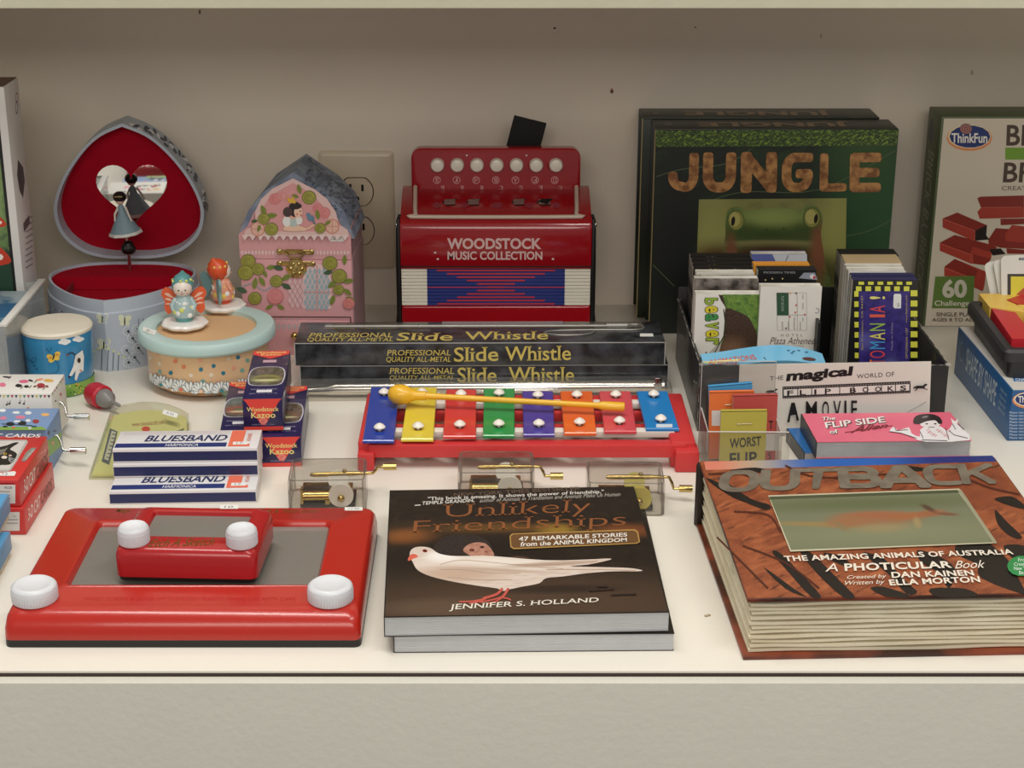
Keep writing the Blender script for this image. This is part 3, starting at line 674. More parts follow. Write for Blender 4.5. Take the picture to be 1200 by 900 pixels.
# ------------------------------------------------------------------ red card boxes of cat cards
cr = mat('#cf3330', .42, coat=.2); crs = '#d9433f'
for i, (z0, frx, fry, d, lab) in enumerate(((0, onZ(31, 627, 0).x, onZ(31, 627, 0).y, 9.2, 'lower red box of cat cards at the left edge'), (2.3, onZ(25, 594, 2.3).x, onZ(25, 594, 2.3).y, 9.0, 'upper red box of cat cards with cat picture window on top'))):
    t = thing('card_box', lab, 'box', (frx, fry, z0), 0, 'red boxes of cat cards')
    obj('box_body', M().box(-8, 0, 0, 0, d, 2.27, .1), cr, t)
    a = Art(t, (0, 0, 0), (0, 1, 0), (0, 0, 1), lift=.01)
    if i: a.text('3-D CAT', [(28, 562), (41, 547), (41, 564), (28, 579)], '#eee4df', .01, .0); a.text('CARDS', [(42, 547), (56, 529), (56, 546), (42, 563)], '#6e1f1d', .01)
    else: a.text('3-D CAT', [(33, 596), (47, 579), (47, 594), (33, 611)], '#eee4df', .01); a.text('CARDS', [(48, 577), (61, 559), (61, 575), (48, 592)], '#6e1f1d', .01)
    a.done('side_lettering')
    a = Art(t, (0, 0, 0), (1, 0, 0), (0, 0, 1), lift=.01)
    if i:
        a.prect(-20, 568, 18, 590, '#e8e6e2'); a.text('9028', (5, 570, 14, 573), '#333'); a.prect(-20, 566, 17, 567.2, '#8a1c1c')
        for y in (576, 580, 584): a.pline([(-5, y), (12, y)], .8, '#777')
    else:
        a.prect(-20, 600, 23, 622, '#e8e6e2'); a.text('N.A', (15, 604, 19, 606), '#333')
        for y in (609, 613): a.pline([(8, y), (21, y)], .8, '#777')
    a.done('end_label', 'white printed end label')
    if i:
        a = Art(t, (0, 0, 2.27), (1, 0, 0), (0, 1, 0), lift=.01)
        a.ppoly([(-20, 515.5), (31, 515.5), (33, 518), (13, 551), (8, 553), (-20, 553)], '#b9b4b0')
        a.ppoly([(-20, 517), (30, 517), (11, 550.5), (-20, 551.5)], blobmat('#d8d2cd', [(-.2, .5, 3, 1.5, 0, '#bdb7b2', .5)]))
        a.ppoly([(-5, 527), (8, 522), (16, 519), (22, 519), (12, 526), (16, 529), (20, 533), (14, 543), (8, 545), (2, 545), (-5, 545)], '#221d1c', 3)
        a.ppoly([(-5, 528), (6, 526), (10, 524), (4, 532), (-5, 536)], '#7d766f'); a.pell(5, 536, 3.5, 1.8, '#e9dbd0'); a.pell(6, 532, 2, 1.4, '#cfae3f'); a.pell(6.2, 532, .7, 1.2, '#111'); a.pell(12, 534, 2, 1, '#d9b7a8')
        for k in range(4): a.pline([(10, 536+k), (22-2*k, 540+2*k)], .35, '#eee')
        a.text('3-D CAT CARDS', [(-46, 508), (48, 509), (47, 513), (-48, 513)], '#f3ebe6', .012, .1)
        a.ppoly([(30, 531), (37, 525), (43, 525), (30, 541), (25, 541)], '#8f8a83'); a.text('SUPER3D', [(28.5, 538), (38.5, 527), (41, 527.5), (31, 538.5)], '#d8d4cf')
        a.ppoly([(-5, 555), (17, 552.5), (19, 554), (17, 558), (-5, 558)], '#f1eeea'); a.text('12', (3, 554, 9, 557), '#667')
        a.done('top_print', 'black and white cat picture')
# pale blue boxes at the lower left corner
for i, (z0, fr, lab) in enumerate(((0, (-36.5, 17.4), 'lower pale blue box with cream base at the left edge'), (2.08, (-37.0, 19.7), 'upper pale blue box with cream base at the left edge'))):
    t = thing('card_box', lab, 'box', (fr[0], fr[1], z0), 2, 'pale blue boxes at the left edge')
    m = M(); m.box(-9, -8.9, 0, -.15, -.15, .8, .05); obj('box_base', m, mat('#d6c9a6', .5), t, label='cream lower tray')
    m = M(); m.box(-9, -9, .55, 0, 0, 2.0, .06); obj('box_lid', m, mat('#8fb0d2', .5, hex2='#3a86bd', nscale=12, noise=.2), t)
    m = M(); m.box(-8.9, -8.9, 2.01, -.1, -.1, 2.03); obj('top_print', m, mat('#3f93cf', .45, hex2='#79b7dc', nscale=14, noise=.2), t)

# ------------------------------------------------------------------ drawing toys
redp = mat('#b9281c', .24, noise=.03, coat=.25, bump=.06, bscale=700); redm = mat('#ae1c20', .24, noise=.03, coat=.3, bump=.06, bscale=700)
greyscr = mat('#817c75', .32, noise=.05, nscale=50, coat=.3); wht = mat('#dfe1e6', .35, noise=.02)
blk = mat('#1c1c1c', .4)
def knob(parent, c, r, h):
    m = M(); m.lathe([(r*.96, 0), (r, .08), (r, h*.8), (r*.97, h*.88), (r*.84, h), (r*.78, h), (r*.62, h*.9), (r*.3, h*.84)], 56, c, wob=None)
    k = obj('knob', m, wht, parent, label='white ribbed dial')
    m = M()
    for i in range(48):
        q = 2*math.pi*i/48; m.T = Matrix.Translation((c[0]+r*math.cos(q), c[1]+r*math.sin(q), c[2])) @ Matrix.Rotation(q, 4, 'Z'); m.box(-.02, -.03, .1, .03, .03, h*.66)
    o = obj('knob_ridge', m, wht, k); o['kind'] = 'stuff'
t = thing('drawing_toy', 'large red drawing toy with grey screen and two white dials', 'toy', (-21.2, 3.2, 0))
w2, d2 = 12.1, 18.0
m = M(); m.loft([rr3(-w2, 0, w2, d2, .5, 0), rr3(-w2, 0, w2, d2, .5, .55)]); obj('back_shell', m, blk, t, label='black back shell')
m = M()
m.loft([rr3(-w2, 0, w2, d2, .5, .55), rr3(-w2-.02, -.02, w2+.02, d2+.02, .55, .62), rr3(-w2, .05, w2, d2, .6, 1.3), rr3(-w2+.1, .35, w2-.1, d2-.1, .7, 1.95), rr3(-w2+.3, .9, w2-.3, d2-.3, .8, 2.32), rr3(-w2+.5, 1.5, w2-.5, d2-.5, .8, 2.42),
        rr3(-w2+2.9, 4.1, w2-2.9, d2-2.7, .5, 2.42), rr3(-w2+3.05, 4.25, w2-3.05, d2-2.85, .45, 2.52), rr3(-w2+3.25, 4.4, w2-3.25, d2-3.0, .4, 2.5), rr3(-w2+3.45, 4.6, w2-3.45, d2-3.2, .3, 2.2), rr3(-w2+3.5, 4.65, w2-3.5, d2-3.25, .3, 1.9)], False, False)
obj('front_frame', m, redp, t, label='glossy red front frame')
m = M(); m.loft([rr3(-w2+3.4, 4.6, w2-3.4, d2-3.2, .3, 1.9), rr3(-w2+3.4, 4.6, w2-3.4, d2-3.2, .3, 2.1)]); obj('screen', m, greyscr, t, label='grey powder screen')
for x, y in ((40, 690), (387, 690)): p = onZ(x, y, 3.2); knob(t, (p.x+21.2, p.y-3.2, 2.4), 1.55, 1.25)
a = Art(t, (0, 0, 2.42), (1, 0, 0), (0, 1, 0), lift=.012)
gold = mat('#8a6a2c', .35, .6); gold2 = mat('#9c7b3a', .4, .4)
a.text('Magic', [(137, 596), (156, 596), (153, 602), (134, 602)], gold, .004, .35); a.text('Etch A', [(303, 596), (327, 596), (325, 602), (301, 602)], gold, .004, .35); a.text('Sketch Screen', [(331, 597), (374, 597), (373, 601), (330, 601)], gold, .0, .35)
a.done('gold_lettering')
a = Art(t, (0, 0, 2.42), (1, 0, 0), (0, 1, 0), lift=.008)
a.text('MAGIC SCREEN IS GLASS SET IN STURDY PLASTIC FRAME. USE WITH CARE.', [(100, 700), (348, 700), (347, 704), (98, 704)], mat('#b31b16', .4)); a.done('embossed_lettering')
sticker(t, [(404, 594.5), (425, 594.5), (425, 598.5), (404, 598.5)], (0, 0, 2.42), (1, 0, 0), (0, 1, 0), '17.99')

t = thing('drawing_toy', 'small red drawing toy lying on the screen of the larger one', 'toy', (-21.6, 8.0, 2.52), -2.5)
w2, d2 = 5.0, 7.4
m = M(); m.loft([rr3(-w2+.15, .1, w2-.15, d2-.1, .5, 0), rr3(-w2+.1, .05, w2-.1, d2, .5, .35)]); obj('back_shell', m, blk, t, label='black back shell')
m = M(); m.loft([rr3(-w2, 0, w2, d2, .6, .3), rr3(-w2, 0, w2, d2, .6, 1.8), rr3(-w2+.1, .12, w2-.1, d2-.05, .6, 2.2), rr3(-w2+.35, .4, w2-.35, d2-.25, .6, 2.42), rr3(-w2+1.25, 2.2, w2-1.25, d2-.75, .25, 2.45), rr3(-w2+1.4, 2.35, w2-1.4, d2-.9, .2, 2.38), rr3(-w2+1.5, 2.4, w2-1.5, d2-1.0, .2, 2.05)], False, False)
obj('front_frame', m, redm, t, label='glossy red front frame')
m = M(); m.loft([rr3(-w2+1.4, 2.35, w2-1.4, d2-.9, .2, 2.0), rr3(-w2+1.4, 2.35, w2-1.4, d2-.9, .2, 2.12)]); obj('screen', m, greyscr, t, label='grey powder screen')
for sx in (-1, 1): knob(t, (sx*3.82, 1.25, 2.42), 1.08, 1.3)
a = Art(t, (0, 0, 2.44), (1, 0, 0), (0, 1, 0), lift=.012)
a.text('Etch A Sketch', [(177, 632), (253, 630), (250, 639), (173, 641)], gold, .006, .35); a.done('gold_lettering')
sticker(t, [(258, 592), (279, 592), (279, 596.5), (258, 596.5)], (0, 0, 2.44), (1, 0, 0), (0, 1, 0), '10.')

# ------------------------------------------------------------------ harmonica boxes
navy = mat('#1c2457', .4, noise=.05, coat=.2); wcard = mat('#e4e2e2', .4, noise=.02)
def harmonica(label, x, y, z, rz, rows=None, full=True):
    t = thing('harmonica_box', label, 'box', (x, y, z), rz, 'stacked harmonica boxes')
    obj('box_body', M().box(0, 0, 0, 11.8, 4.0, 1.19, .05), wcard, t)
    a = Art(t, (0, 0, 0), (1, 0, 0), (0, 0, 1), lift=.01); a.poly([(.04, .14), (11.76, .14), (11.76, .95), (.04, .95)], navy); a.done('navy_band')
    if full:
        a = Art(t, (0, 0, 1.19), (1, 0, 0), (0, 1, 0), lift=.01)
        a.poly([(.1, .35), (9.2, .35), (9.2, 1.25), (.1, 1.25)], '#1f3272')
        a.poly([(.3, 3.6), (9.2, 3.6), (9.2, 3.66), (.3, 3.66)], '#c9a0a6'); a.poly([(.3, 3.2), (9.2, 3.2), (9.2, 3.25), (.3, 3.25)], '#c9a0a6')
        a.text('BLUESBAND', [(2.3, 2.95), (9.1, 2.95), (9.1, 1.6), (2.3, 1.6)], '#1f2a5c', .022, .25, uv=True, serif=False)
        a.text('HARMONICA', [(4.2, 1.08), (6.9, 1.08), (6.9, .52), (4.2, .52)], '#e8e8ee', .005, .1, uv=True)
        a.poly([(9.35, .35), (11.1, .35), (11.1, .9), (10.5, .9), (10.5, 3.85), (9.35, 3.85)], '#ee7559')
        a.text('HOHNER', [(10.75, 1.5), (10.75, 3.2), (11.1, 3.2), (11.1, 1.5)], '#e0705c', uv=True)
        a.poly([(9.7, .75), (10.9, .75), (10.9, 1.35), (9.7, 1.35)], '#f4f3ef'); a.text('17.', [(10.0, 1.25), (10.6, 1.25), (10.6, .85), (10.0, .85)], '#667', uv=True)
        a.done('top_print')
harmonica('bottom blue and white harmonica box, jutting forward from the stack', -31.1, 26.6, 0, 2.2)
harmonica('middle blue and white harmonica box of the stack of three', -31.25, 29.3, 1.22, 1.9, full=False)
harmonica('top blue and white harmonica box of the stack of three', -31.25, 29.55, 2.44, 1.7)

# clear fan shaped pack with yellow card
t = thing('toy_packet', 'clear fan shaped packet with yellow card behind the harmonica boxes', 'packet')
P = [onZ(104, 560, .2), onZ(222, 560, .2), onZ(221, 482, 1.2)] + [onZ(x, y, 1.2) for x, y in ((205, 476.5), (185, 473.5), (163, 473.5), (140, 477), (129, 480.5))]
poly = [(p.x, p.y) for p in P]
def lerpz(y): return .3 + (y - 32) / 17 * .9
m = M(); n = len(poly); cxm = sum(p[0] for p in poly)/n; cym = sum(p[1] for p in poly)/n
m.loft([[(x, y, .05) for x, y in poly], [(x, y, .05 + lerpz(y)) for x, y in poly], [(cxm + (x-cxm)*.8, cym + (y-cym)*.8, .7 + lerpz(y)) for x, y in poly]])
obj('clear_shell', m, clear_plastic('#f4f4ea', .06, .04), t, smooth=False)
m = M(); m.loft([[(cxm + (x-cxm)*.95, cym + (y-cym)*.95, .08) for x, y in poly], [(cxm + (x-cxm)*.95, cym + (y-cym)*.95, .1 + lerpz(y)*.55) for x, y in poly]])
crd = obj('yellow_card', m, mat('#d9d68a', .45, hex2='#e4e2a6', nscale=8, noise=.2), t, smooth=False)
a = Art(t, surf=crd, lift=.02)
a.text('QUALITY CRAFTED FOR MUCH OF THE U.S.A.', [(140, 488), (206, 483), (207, 488), (141, 494)], '#a06a3a', .002)
a.text('www.channelcraft.com', [(154, 495), (192, 492), (192, 497), (155, 500)], '#a05a34')
a.pell(171, 503, 5, 3.2, '#d7482f'); a.ppoly([(129, 502), (138, 506), (128, 545), (119, 541)], '#56606a'); a.ppoly([(131, 505), (136, 507), (127, 540), (122, 538)], '#c8c8b8')
for k in range(7): a.pline([(125+1.1*k, 536-4.5*k), (130+1.1*k, 537-4.5*k)], 1.1, '#2d3238')
a.ppoly([(203, 507), (216, 502), (214, 507), (204, 511)], '#6a6a52'); a.done('card_print')
a = Art(t, surf=bpy.data.objects['clear_shell'], lift=.02); a.ppoly([(192, 480), (209, 485), (207, 490), (190, 485)], '#f1f0ec'); a.text('8.95', [(196, 482.5), (204, 485), (203, 487.5), (195, 485)], '#778'); a.done('price_sticker')
# ------------------------------------------------------------------ kazoo boxes
kn = mat('#1f1a4e', .35, coat=.3, noise=.05); kr = '#e2463c'
def kazoo(label, x, y, z, rz, w_=3.35, d=12.3, h=2.75, tilt=0, inner='#8d8a55', end=True):
    t = thing('kazoo_box', label, 'box', (x, y, z), group='kazoo boxes', rot=(R(tilt), 0, R(rz)))
    obj('box_body', M().box(-w_/2, 0, 0, w_/2, d, h, .04), kn, t)
    a = Art(t, (0, 0, 0), (1, 0, 0), (0, 0, 1), lift=.01)
    a.poly([(-w_/2+.02, .02), (w_/2-.02, .02), (w_/2-.02, .38), (-w_/2+.02, .38)], kr)
    a.poly([(-w_/2+.05, h-.02), (w_/2-.05, h-.02), (w_/2-.3, h-.3), (.15, .5), (-.15, .5), (-w_/2+.3, h-.3)], kr)
    a.text('Woodstock', [(-1.35, 2.15), (1.35, 2.15), (1.35, 1.75), (-1.35, 1.75)], '#f0dc8a', .012, uv=True); a.text('Kazoo', [(-1.0, 1.68), (1.05, 1.68), (1.05, 1.15), (-1.0, 1.15)], '#f0dc8a', .02, uv=True)
    a.poly([(.36*math.cos(q), .88+.28*math.sin(q)) for q in [2*math.pi*i/16 for i in range(16)]], '#e98a80')
    for k in range(3): a.poly([(-.3+.1*k, .72), (-.26+.1*k, .72), (.0+.1*k, 1.06), (-.04+.1*k, 1.06)], kr)
    a.text('MADE IN USA', [(-.95, .62), (.95, .62), (.95, .5), (-.95, .5)], '#9a96b8', uv=True); a.done('end_print', 'red triangle with yellow lettering')
    a = Art(t, (0, 0, h), (1, 0, 0), (0, 1, 0), lift=.01)
    a.poly([(-w_/2+.05, d-.05), (-w_/2+.05, d-1.0), (0, d-2.2), (w_/2-.05, d-1.0), (w_/2-.05, d-.05)], kr); a.text('Woodstock', [(-1.4, d-.15), (1.4, d-.15), (1.4, d-.7), (-1.4, d-.7)], '#f0dc8a', .01, uv=True); a.text('Kazoo', [(-.9, d-.75), (.9, d-.75), (.9, d-1.3), (-.9, d-1.3)], '#f0dc8a', .01, uv=True)
    a.poly([(-.6, d-3.2), (.6, d-3.2), (.6, d-2.5), (-.6, d-2.5)], '#c9a2ac')
    W0 = smooth2([(-1.45, 4.4), (-1.45, 6.6), (-.9, 7.8), (.9, 7.8), (1.45, 6.6), (1.45, 4.4), (1.0, 3.3), (-1.0, 3.3)], 3)
    a.poly([(x*1.07, 5.5+(y-5.5)*1.04) for x, y in W0], '#c8c6d0'); a.poly(W0, blobmat('#47423c', [(0, 4.9, 1.3, 1.0, 0, inner, .25), (0, 4.5, 1.0, .25, 0, '#d9d6a8', .5), (0, 5.1, .9, .3, 0, '#6b6640', .5)], [(2, '#6a655c', .45, .6)], .15, .6))
    a.text('KAZOO SINGS', [(-1.1, 2.4), (1.1, 2.4), (1.1, 2.15), (-1.1, 2.15)], '#b8b6d0', uv=True); a.poly([(-.6, 1.5), (.7, 1.5), (.7, 2.1), (-.6, 2.1)], '#edeaf0'); a.text('ages three and up', [(-1.2, 1.35), (1.2, 1.35), (1.2, 1.1), (-1.2, 1.1)], '#b8b6d0', uv=True)
    a.done('top_print', 'window and lettering on the top face')
kazoo('dark blue kazoo box on the counter, right of the other two', -18.1, 34.5, 0, 3, inner='#7c5a44')
kazoo('dark blue kazoo box at lower left, mostly under the top one', -21.9, 35.9, 0, 4.5, w_=3.1, d=12.2, inner='#a04a40')
kazoo('dark blue kazoo box resting on top of two others', -19.65, 35.4, 2.95, 3.2, h=2.9, inner='#8d8a4e')

# ------------------------------------------------------------------ slide whistle boxes
sw = mat('#111215', .35, hex2='#44474d', nscale=70, noise=.16, coat=.5)
swgold = mat('#d6c268', .4, .1)
def whistle_box(label, x, y, z, rz, h, q1, q2, q3, top=False):
    t = thing('whistle_box', label, 'box', (x, y, z), rz, 'black slide whistle boxes')
    obj('box_body', M().box(0, 0, 0, 35, 6.3, h, .05), sw, t)
    m = M(); m.box(0, -.03, h-.07, 35, .03, h+.01); m.box(-.03, 0, 0, .06, .02, h); m.box(34.94, -.03, 0, 35.03, .05, h); obj('worn_edge', m, mat('#a9a9a6', .5), t, label='pale worn edges')
    a = Art(t, (0, 0, 0), (1, 0, 0), (0, 0, 1), lift=.02)
    a.text('PROFESSIONAL', q1[0], swgold, .004, serif=True); a.text('QUALITY ALL-METAL', q1[1], swgold, .004, serif=True)
    a.text('Slide', q2, swgold, .01, serif=True); a.text('Whistle', q3, swgold, .01, serif=True); a.done('front_lettering', 'gold lettering')
    if top:
        a = Art(t, (0, 0, h), (1, 0, 0), (0, 1, 0), lift=.02)
        a.text('PROFESSIONAL', [(364, 390.5), (462, 390), (460, 395.5), (361, 395.5)], swgold, .004, serif=True); a.text('QUALITY ALL-METAL', [(361, 396), (462, 396), (460, 401), (359, 401)], swgold, .004, serif=True)
        a.text('Slide', [(467, 390), (532, 390), (530, 399.5), (464, 399.5)], swgold, .01, serif=True); a.text('Whistle', [(545, 389), (643, 388), (642, 398), (545, 398.5)], swgold, .01, serif=True)
        a.done('top_lettering', 'gold lettering')
        a = Art(t, (0, 0, h), (1, 0, 0), (0, 1, 0), lift=.015)
        a.ppoly([(381, 379.5), (752, 377), (753, 384), (378, 386.5)], mat('#55504a', .15, coat=.6)); a.done('window', 'clear window strip along the top')
        m = M(); p0 = onZ(386, 383, 0); m.tube([(2.5, 5.0, h-.02), (31.6, 5.0, h-.02)], .17, 12); m.tube([(29.8, 5.0, h), (31.8, 5.0, h)], .3, 12)
        m.tube(smooth2([(31.2, 5.0, h+.06), (32.8, 5.2, h+.06), (33.3, 4.3, h+.06), (32.6, 3.6, h+.06), (28.5, 3.6, h+.06), (24.6, 3.3, h+.06), (23.7, 2.6, h+.06), (25.4, 2.0, h+.06), (27.8, 2.3, h+.06), (28.6, 3.3, h+.06)], 6, False), .1, 8)
        obj('printed_whistle', m, mat('#8f8c86', .3, .5), t, label='grey whistle outline with coiled cord')
        m = M(); m.box(13.8, 5.4, h+.02, 25.6, 6.25, h+.05); obj('hang_tab', m, clear_plastic('#e7d6d6', .1, .25), t, label='clear plastic hang tab')
        sticker(t, [(750, 391), (765, 391), (766, 394.5), (750, 394.5)], (0, 0, h), (1, 0, 0), (0, 1, 0))
    return t
whistle_box('black slide whistle box, second in the stack under the top box', -18.5, 53.0, .25, .6, 2.25, ([(457, 431), (533, 431), (532, 438), (456, 438)], [(457, 440), (533, 440), (532, 445), (456, 446)]), [(536, 430.5), (582, 430.5), (582, 448), (536, 448)], [(596, 430), (673, 430), (673, 448), (596, 448)])
whistle_box('black slide whistle box on top of the stack, title on front and top', -18.9, 52.9, 2.55, .5, 2.25, ([(454, 410), (529, 410), (528, 416.5), (453, 416.5)], [(453, 418), (529, 418), (528, 425), (452, 425)]), [(532, 407), (584, 406), (584, 423), (532, 424)], [(592, 406), (669, 405), (669, 422), (592, 423)], True)
# tin whistle in clear sleeve in front of the stack
t = thing('slide_whistle', 'shiny metal slide whistle in a clear sleeve between black boxes and xylophone', 'whistle', (-18.2, 51.3, 0), 1.5)
m = M(); m.tube([(0, 0, .55), (2.4, 0, .62), (3.2, 0, .75), (33.8, 0, .75)], [.3, .45, .62, .62], 24); obj('tube', m, mat('#d5d2cc', .18, 1), t)
m = M(); m.tube([(33.6, 0, .75), (34.2, 0, .75)], .7, 24); m.box(33.2, -.9, .3, 33.9, -.5, 1.9, .08); obj('clip', m, mat('#c4c4c2', .2, 1), t, label='square metal clip')
m = M(); m.loft([rr3(-.8, -1.3, 34.9, 1.2, .3, .02), rr3(-.8, -1.3, 34.9, 1.2, .3, .9), rr3(-.4, -.8, 34.5, .8, .3, 1.5)]); obj('clear_sleeve', m, clear_plastic('#f6f4f0', .08, .06), t)

# ------------------------------------------------------------------ pink house jewellery box
gx, gy = -25.25, 63.5
t = thing('house_box', 'pink house shaped jewellery box with grey roof, roses and brass clasp', 'jewellery box', (gx, gy, 0), -3)
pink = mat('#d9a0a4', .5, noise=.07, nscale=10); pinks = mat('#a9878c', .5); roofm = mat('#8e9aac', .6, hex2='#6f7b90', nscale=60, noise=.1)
Wd, Dp, Hs, Hg = 11.1, 8.2, 12.7, 18.2
m = M(); m.box(0, 0, 0, Wd, Dp, 10.0, .06); obj('box_body', m, [pink], t)
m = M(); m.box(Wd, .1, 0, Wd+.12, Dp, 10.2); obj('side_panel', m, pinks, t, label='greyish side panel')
gab = [(0, 10.06), (Wd, 10.06), (Wd, 12.5), (10.2, 13.3), (9.5, 14.7), (8.2, 16.3), (5.55, 18.1), (2.9, 16.3), (1.6, 14.7), (.9, 13.3), (0, 12.5)]
m = M(); m.T = Matrix.Translation((0, .25, 0)) @ Matrix.Rotation(R(90), 4, 'X'); m.prism(gab, -.5, .25); obj('lid_front', m, pink, t, label='pink gable front of the lid')
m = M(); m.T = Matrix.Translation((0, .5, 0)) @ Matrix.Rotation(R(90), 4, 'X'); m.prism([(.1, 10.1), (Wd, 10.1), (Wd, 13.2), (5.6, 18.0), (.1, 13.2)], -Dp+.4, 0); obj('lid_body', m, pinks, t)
m = M()
for P in ([(-.15, 12.3), (1.0, 14.8), (2.5, 16.6), (5.6, 18.7), (5.6, 17.6), (3.4, 15.6), (2.2, 14.2), (.9, 12.3)], [(Wd+.3, 12.1), (Wd-.6, 14.8), (8.7, 16.6), (5.6, 18.7), (5.6, 17.6), (7.8, 15.6), (9.2, 14.0), (Wd-.7, 12.1)]):
    m.T = Matrix.Translation((0, .45, 0)) @ Matrix.Rotation(R(90), 4, 'X'); m.prism(P, -Dp, 0)
rf = obj('roof', m, roofm, t, label='grey blue roof with printed shingles')
m = M(); m.box(4.3, -.03, .4, Wd-.25, .02, 3.6); dr = obj('drawer', M().box(.3, -.08, .3, Wd-.3, .1, 3.7, .05), pink, t)
obj('knob', M().ball((5.2, -.45, 2.2), .38), brass, dr, label='round brass knob')
a = Art(t, surf=rf, lift=.02)
random.seed(9)
for i in range(170):
    k = random.random(); q = random.random(); x = 362 + k*62 + q*(-6); y = 182 + k*50 + q*42*(1-.35*k)
    if y > 182 + (x-357)*.78 and x < 424: a.pell(x, y, 1.5, .8, '#525d72', rot=30, n=6)
a.done('roof_print')
a = Art(t, (0, 0, 0), (1, 0, 0), (0, 0, 1), lift=.03, step=.0012)
a.z = .03
def dm(px0, py0, px1, py1, s1, c):
    y = py0; r = 0
    while y < py1:
        x = px0 + (s1/2 if r % 2 else 0)
        while x < px1: a.ppoly([(x, y-s1*.8), (x+s1*.42, y), (x, y+s1*.8), (x-s1*.42, y)], c); x += s1
        y += s1*.9; r += 1
dm(284, 296, 412, 299, 4, '#e6c9c8'); dm(300, 377, 352, 386, 6, '#c0b0b4'); dm(340, 330, 358, 360, 6, '#ddb9ba')
# gable field
a.z += .28
a.ppoly([(286, 276), (289, 268), (300, 262), (300, 246), (307, 232), (320, 220), (344, 208), (370, 221), (384, 232), (394, 247), (398, 262), (408, 268), (410, 276)], '#dfbdb8')
a.ppoly([(306, 270), (306, 246), (318, 228), (344, 213), (368, 227), (382, 244), (388, 262), (388, 270)], '#d89a9a')
for i in range(14): x = 288 + 9*i; a.ppoly([(x-4, 274), (x+4, 274), (x, 281)], '#e6cfcb')
for (x, y) in ((303, 267), (390, 264)):
    a.pell(x, y, 8.5, 9, '#cf8f7e'); a.pell(x, y, 7, 7.5, '#e0b6a4'); a.pline([(x, y-8), (x, y+8)], 1, '#cf8f7e'); a.pline([(x-8, y), (x+8, y)], 1, '#cf8f7e')
def rose(x, y, r, c='#9f9d48', c2='#74752f'):
    a.pell(x, y, r, r*.95, c2); a.pell(x, y, r*.88, r*.82, c)
    for k in range(3): a.pline([(x + r*(.65-.2*k)*math.cos(q), y + r*(.62-.2*k)*math.sin(q)) for q in [k + 2*math.pi*j/9*.8 for j in range(9)]], .7, c2)
def leaf(x, y, l, rot, c='#7f8a3e'):
    q = R(rot); ex = (math.cos(q), math.sin(q)); nx = (-ex[1], ex[0])
    a.ppoly([(x + ex[0]*l*s + nx[0]*l*h, y + ex[1]*l*s + nx[1]*l*h) for s, h in ((0, 0), (.3, .2), (.6, .22), (1, 0), (.6, -.22), (.3, -.2))], c, 2); a.pline([(x, y), (x+ex[0]*l*.9, y+ex[1]*l*.9)], .5, '#5c6b26')
rose(323, 232, 7, '#dc8d8d', '#c97676'); rose(373, 243, 6, '#dc8d8d', '#c97676'); rose(381, 248, 7, '#dc8d8d', '#c97676'); rose(332, 229, 5, '#e3a39c', '#cf8585')
for x, y, l, r_ in ((353, 226, 12, -105), (351, 230, 9, 200), (374, 256, 12, -100), (312, 252, 14, -110), (312, 252, 14, -5), (303, 257, 8, 170), (306, 262, 9, 110), (381, 262, 9, -30)): leaf(x, y, l, r_, '#7f8a3e' if r_ != 170 else '#35583c')
rose(363, 230, 8.5); rose(310, 255, 7); rose(319, 267, 8); rose(376, 266, 6.5)
# lady
a.pell(341, 256, 8, 10, '#e0a893'); a.ppoly([(333, 266), (338, 262), (350, 262), (360, 266), (368, 261), (369, 263), (358, 269), (336, 269)], '#e8c2a8', 2)
a.pell(337, 258, 5, 6, '#e6e6e2'); a.pell(351, 257, 4.5, 5, '#e6e6e2'); a.ppoly([(341, 255), (348, 255), (349, 264), (341, 264)], '#b5c4c0')
a.pell(347, 244, 7.5, 9, '#2b2223'); a.pell(338, 247, 5.5, 6, '#4c3b3a'); a.pell(350.5, 247, 5, 7, '#ebc5ae'); a.pell(347, 240, 7.5, 4, '#2b2223'); a.pell(349, 249.5, 1.4, 1.2, '#dd7f73'); a.pell(353, 246, .8, 1, '#222'); a.pell(353.5, 250.5, 1.2, .7, '#c03c3c')
a.ppoly([(339, 236), (337, 229), (342, 232), (345, 228), (346, 234), (349, 232), (347, 237)], '#dcb23f')
a.pell(365, 254, 4.5, 3.5, '#6287a0', 20); a.pell(362, 250, 2.4, 2.2, '#6287a0'); a.pline([(367, 256), (370, 261)], 1.8, '#4f7288')
a.z = .03
# body print
a.ppoly([(355, 362)] + [(355 + 16.5 - 16.5*math.cos(math.pi*k/10), 326 - 17*math.sin(math.pi*k/10)) for k in range(11)] + [(388, 362)], '#e6c9c6')
for r_ in range(8):
    for c_ in range(6):
        x = 358 + 5.4*c_ + (2.7 if r_ % 2 else 0); y = 318 + 6*r_
        if x < 387: a.ppoly([(x, y-4.6), (x+2.3, y), (x, y+4.6), (x-2.3, y)], '#9fb3bd')
a.pline([(371.5, 310), (371.5, 362)], 1.2, '#d99a96'); a.pline([(356, 342), (388, 342)], 1.2, '#d99a96')
a.pline([(283, 336), (296, 332), (310, 340), (322, 332)], 1.4, '#9fa5b0', 4)
for x, y, l, r_, c in ((312, 314, 12, -10, 0), (320, 312, 13, 15, 1), (308, 316, 10, 60, 0), (300, 325, 14, 100, 0), (304, 324, 13, 60, 0), (330, 328, 14, -30, 0), (330, 332, 13, 30, 1), (290, 342, 14, 200, 1), (320, 357, 10, 150, 0), (325, 357, 10, 30, 0), (390, 318, 11, 170, 1), (404, 310, 12, -90, 0), (395, 328, 14, 140, 0), (402, 330, 13, -10, 0), (403, 338, 12, 40, 0), (392, 345, 13, 110, 0), (405, 348, 12, 20, 0)): leaf(x, y, l, r_, '#3c5a44' if c else '#7f8a3e')
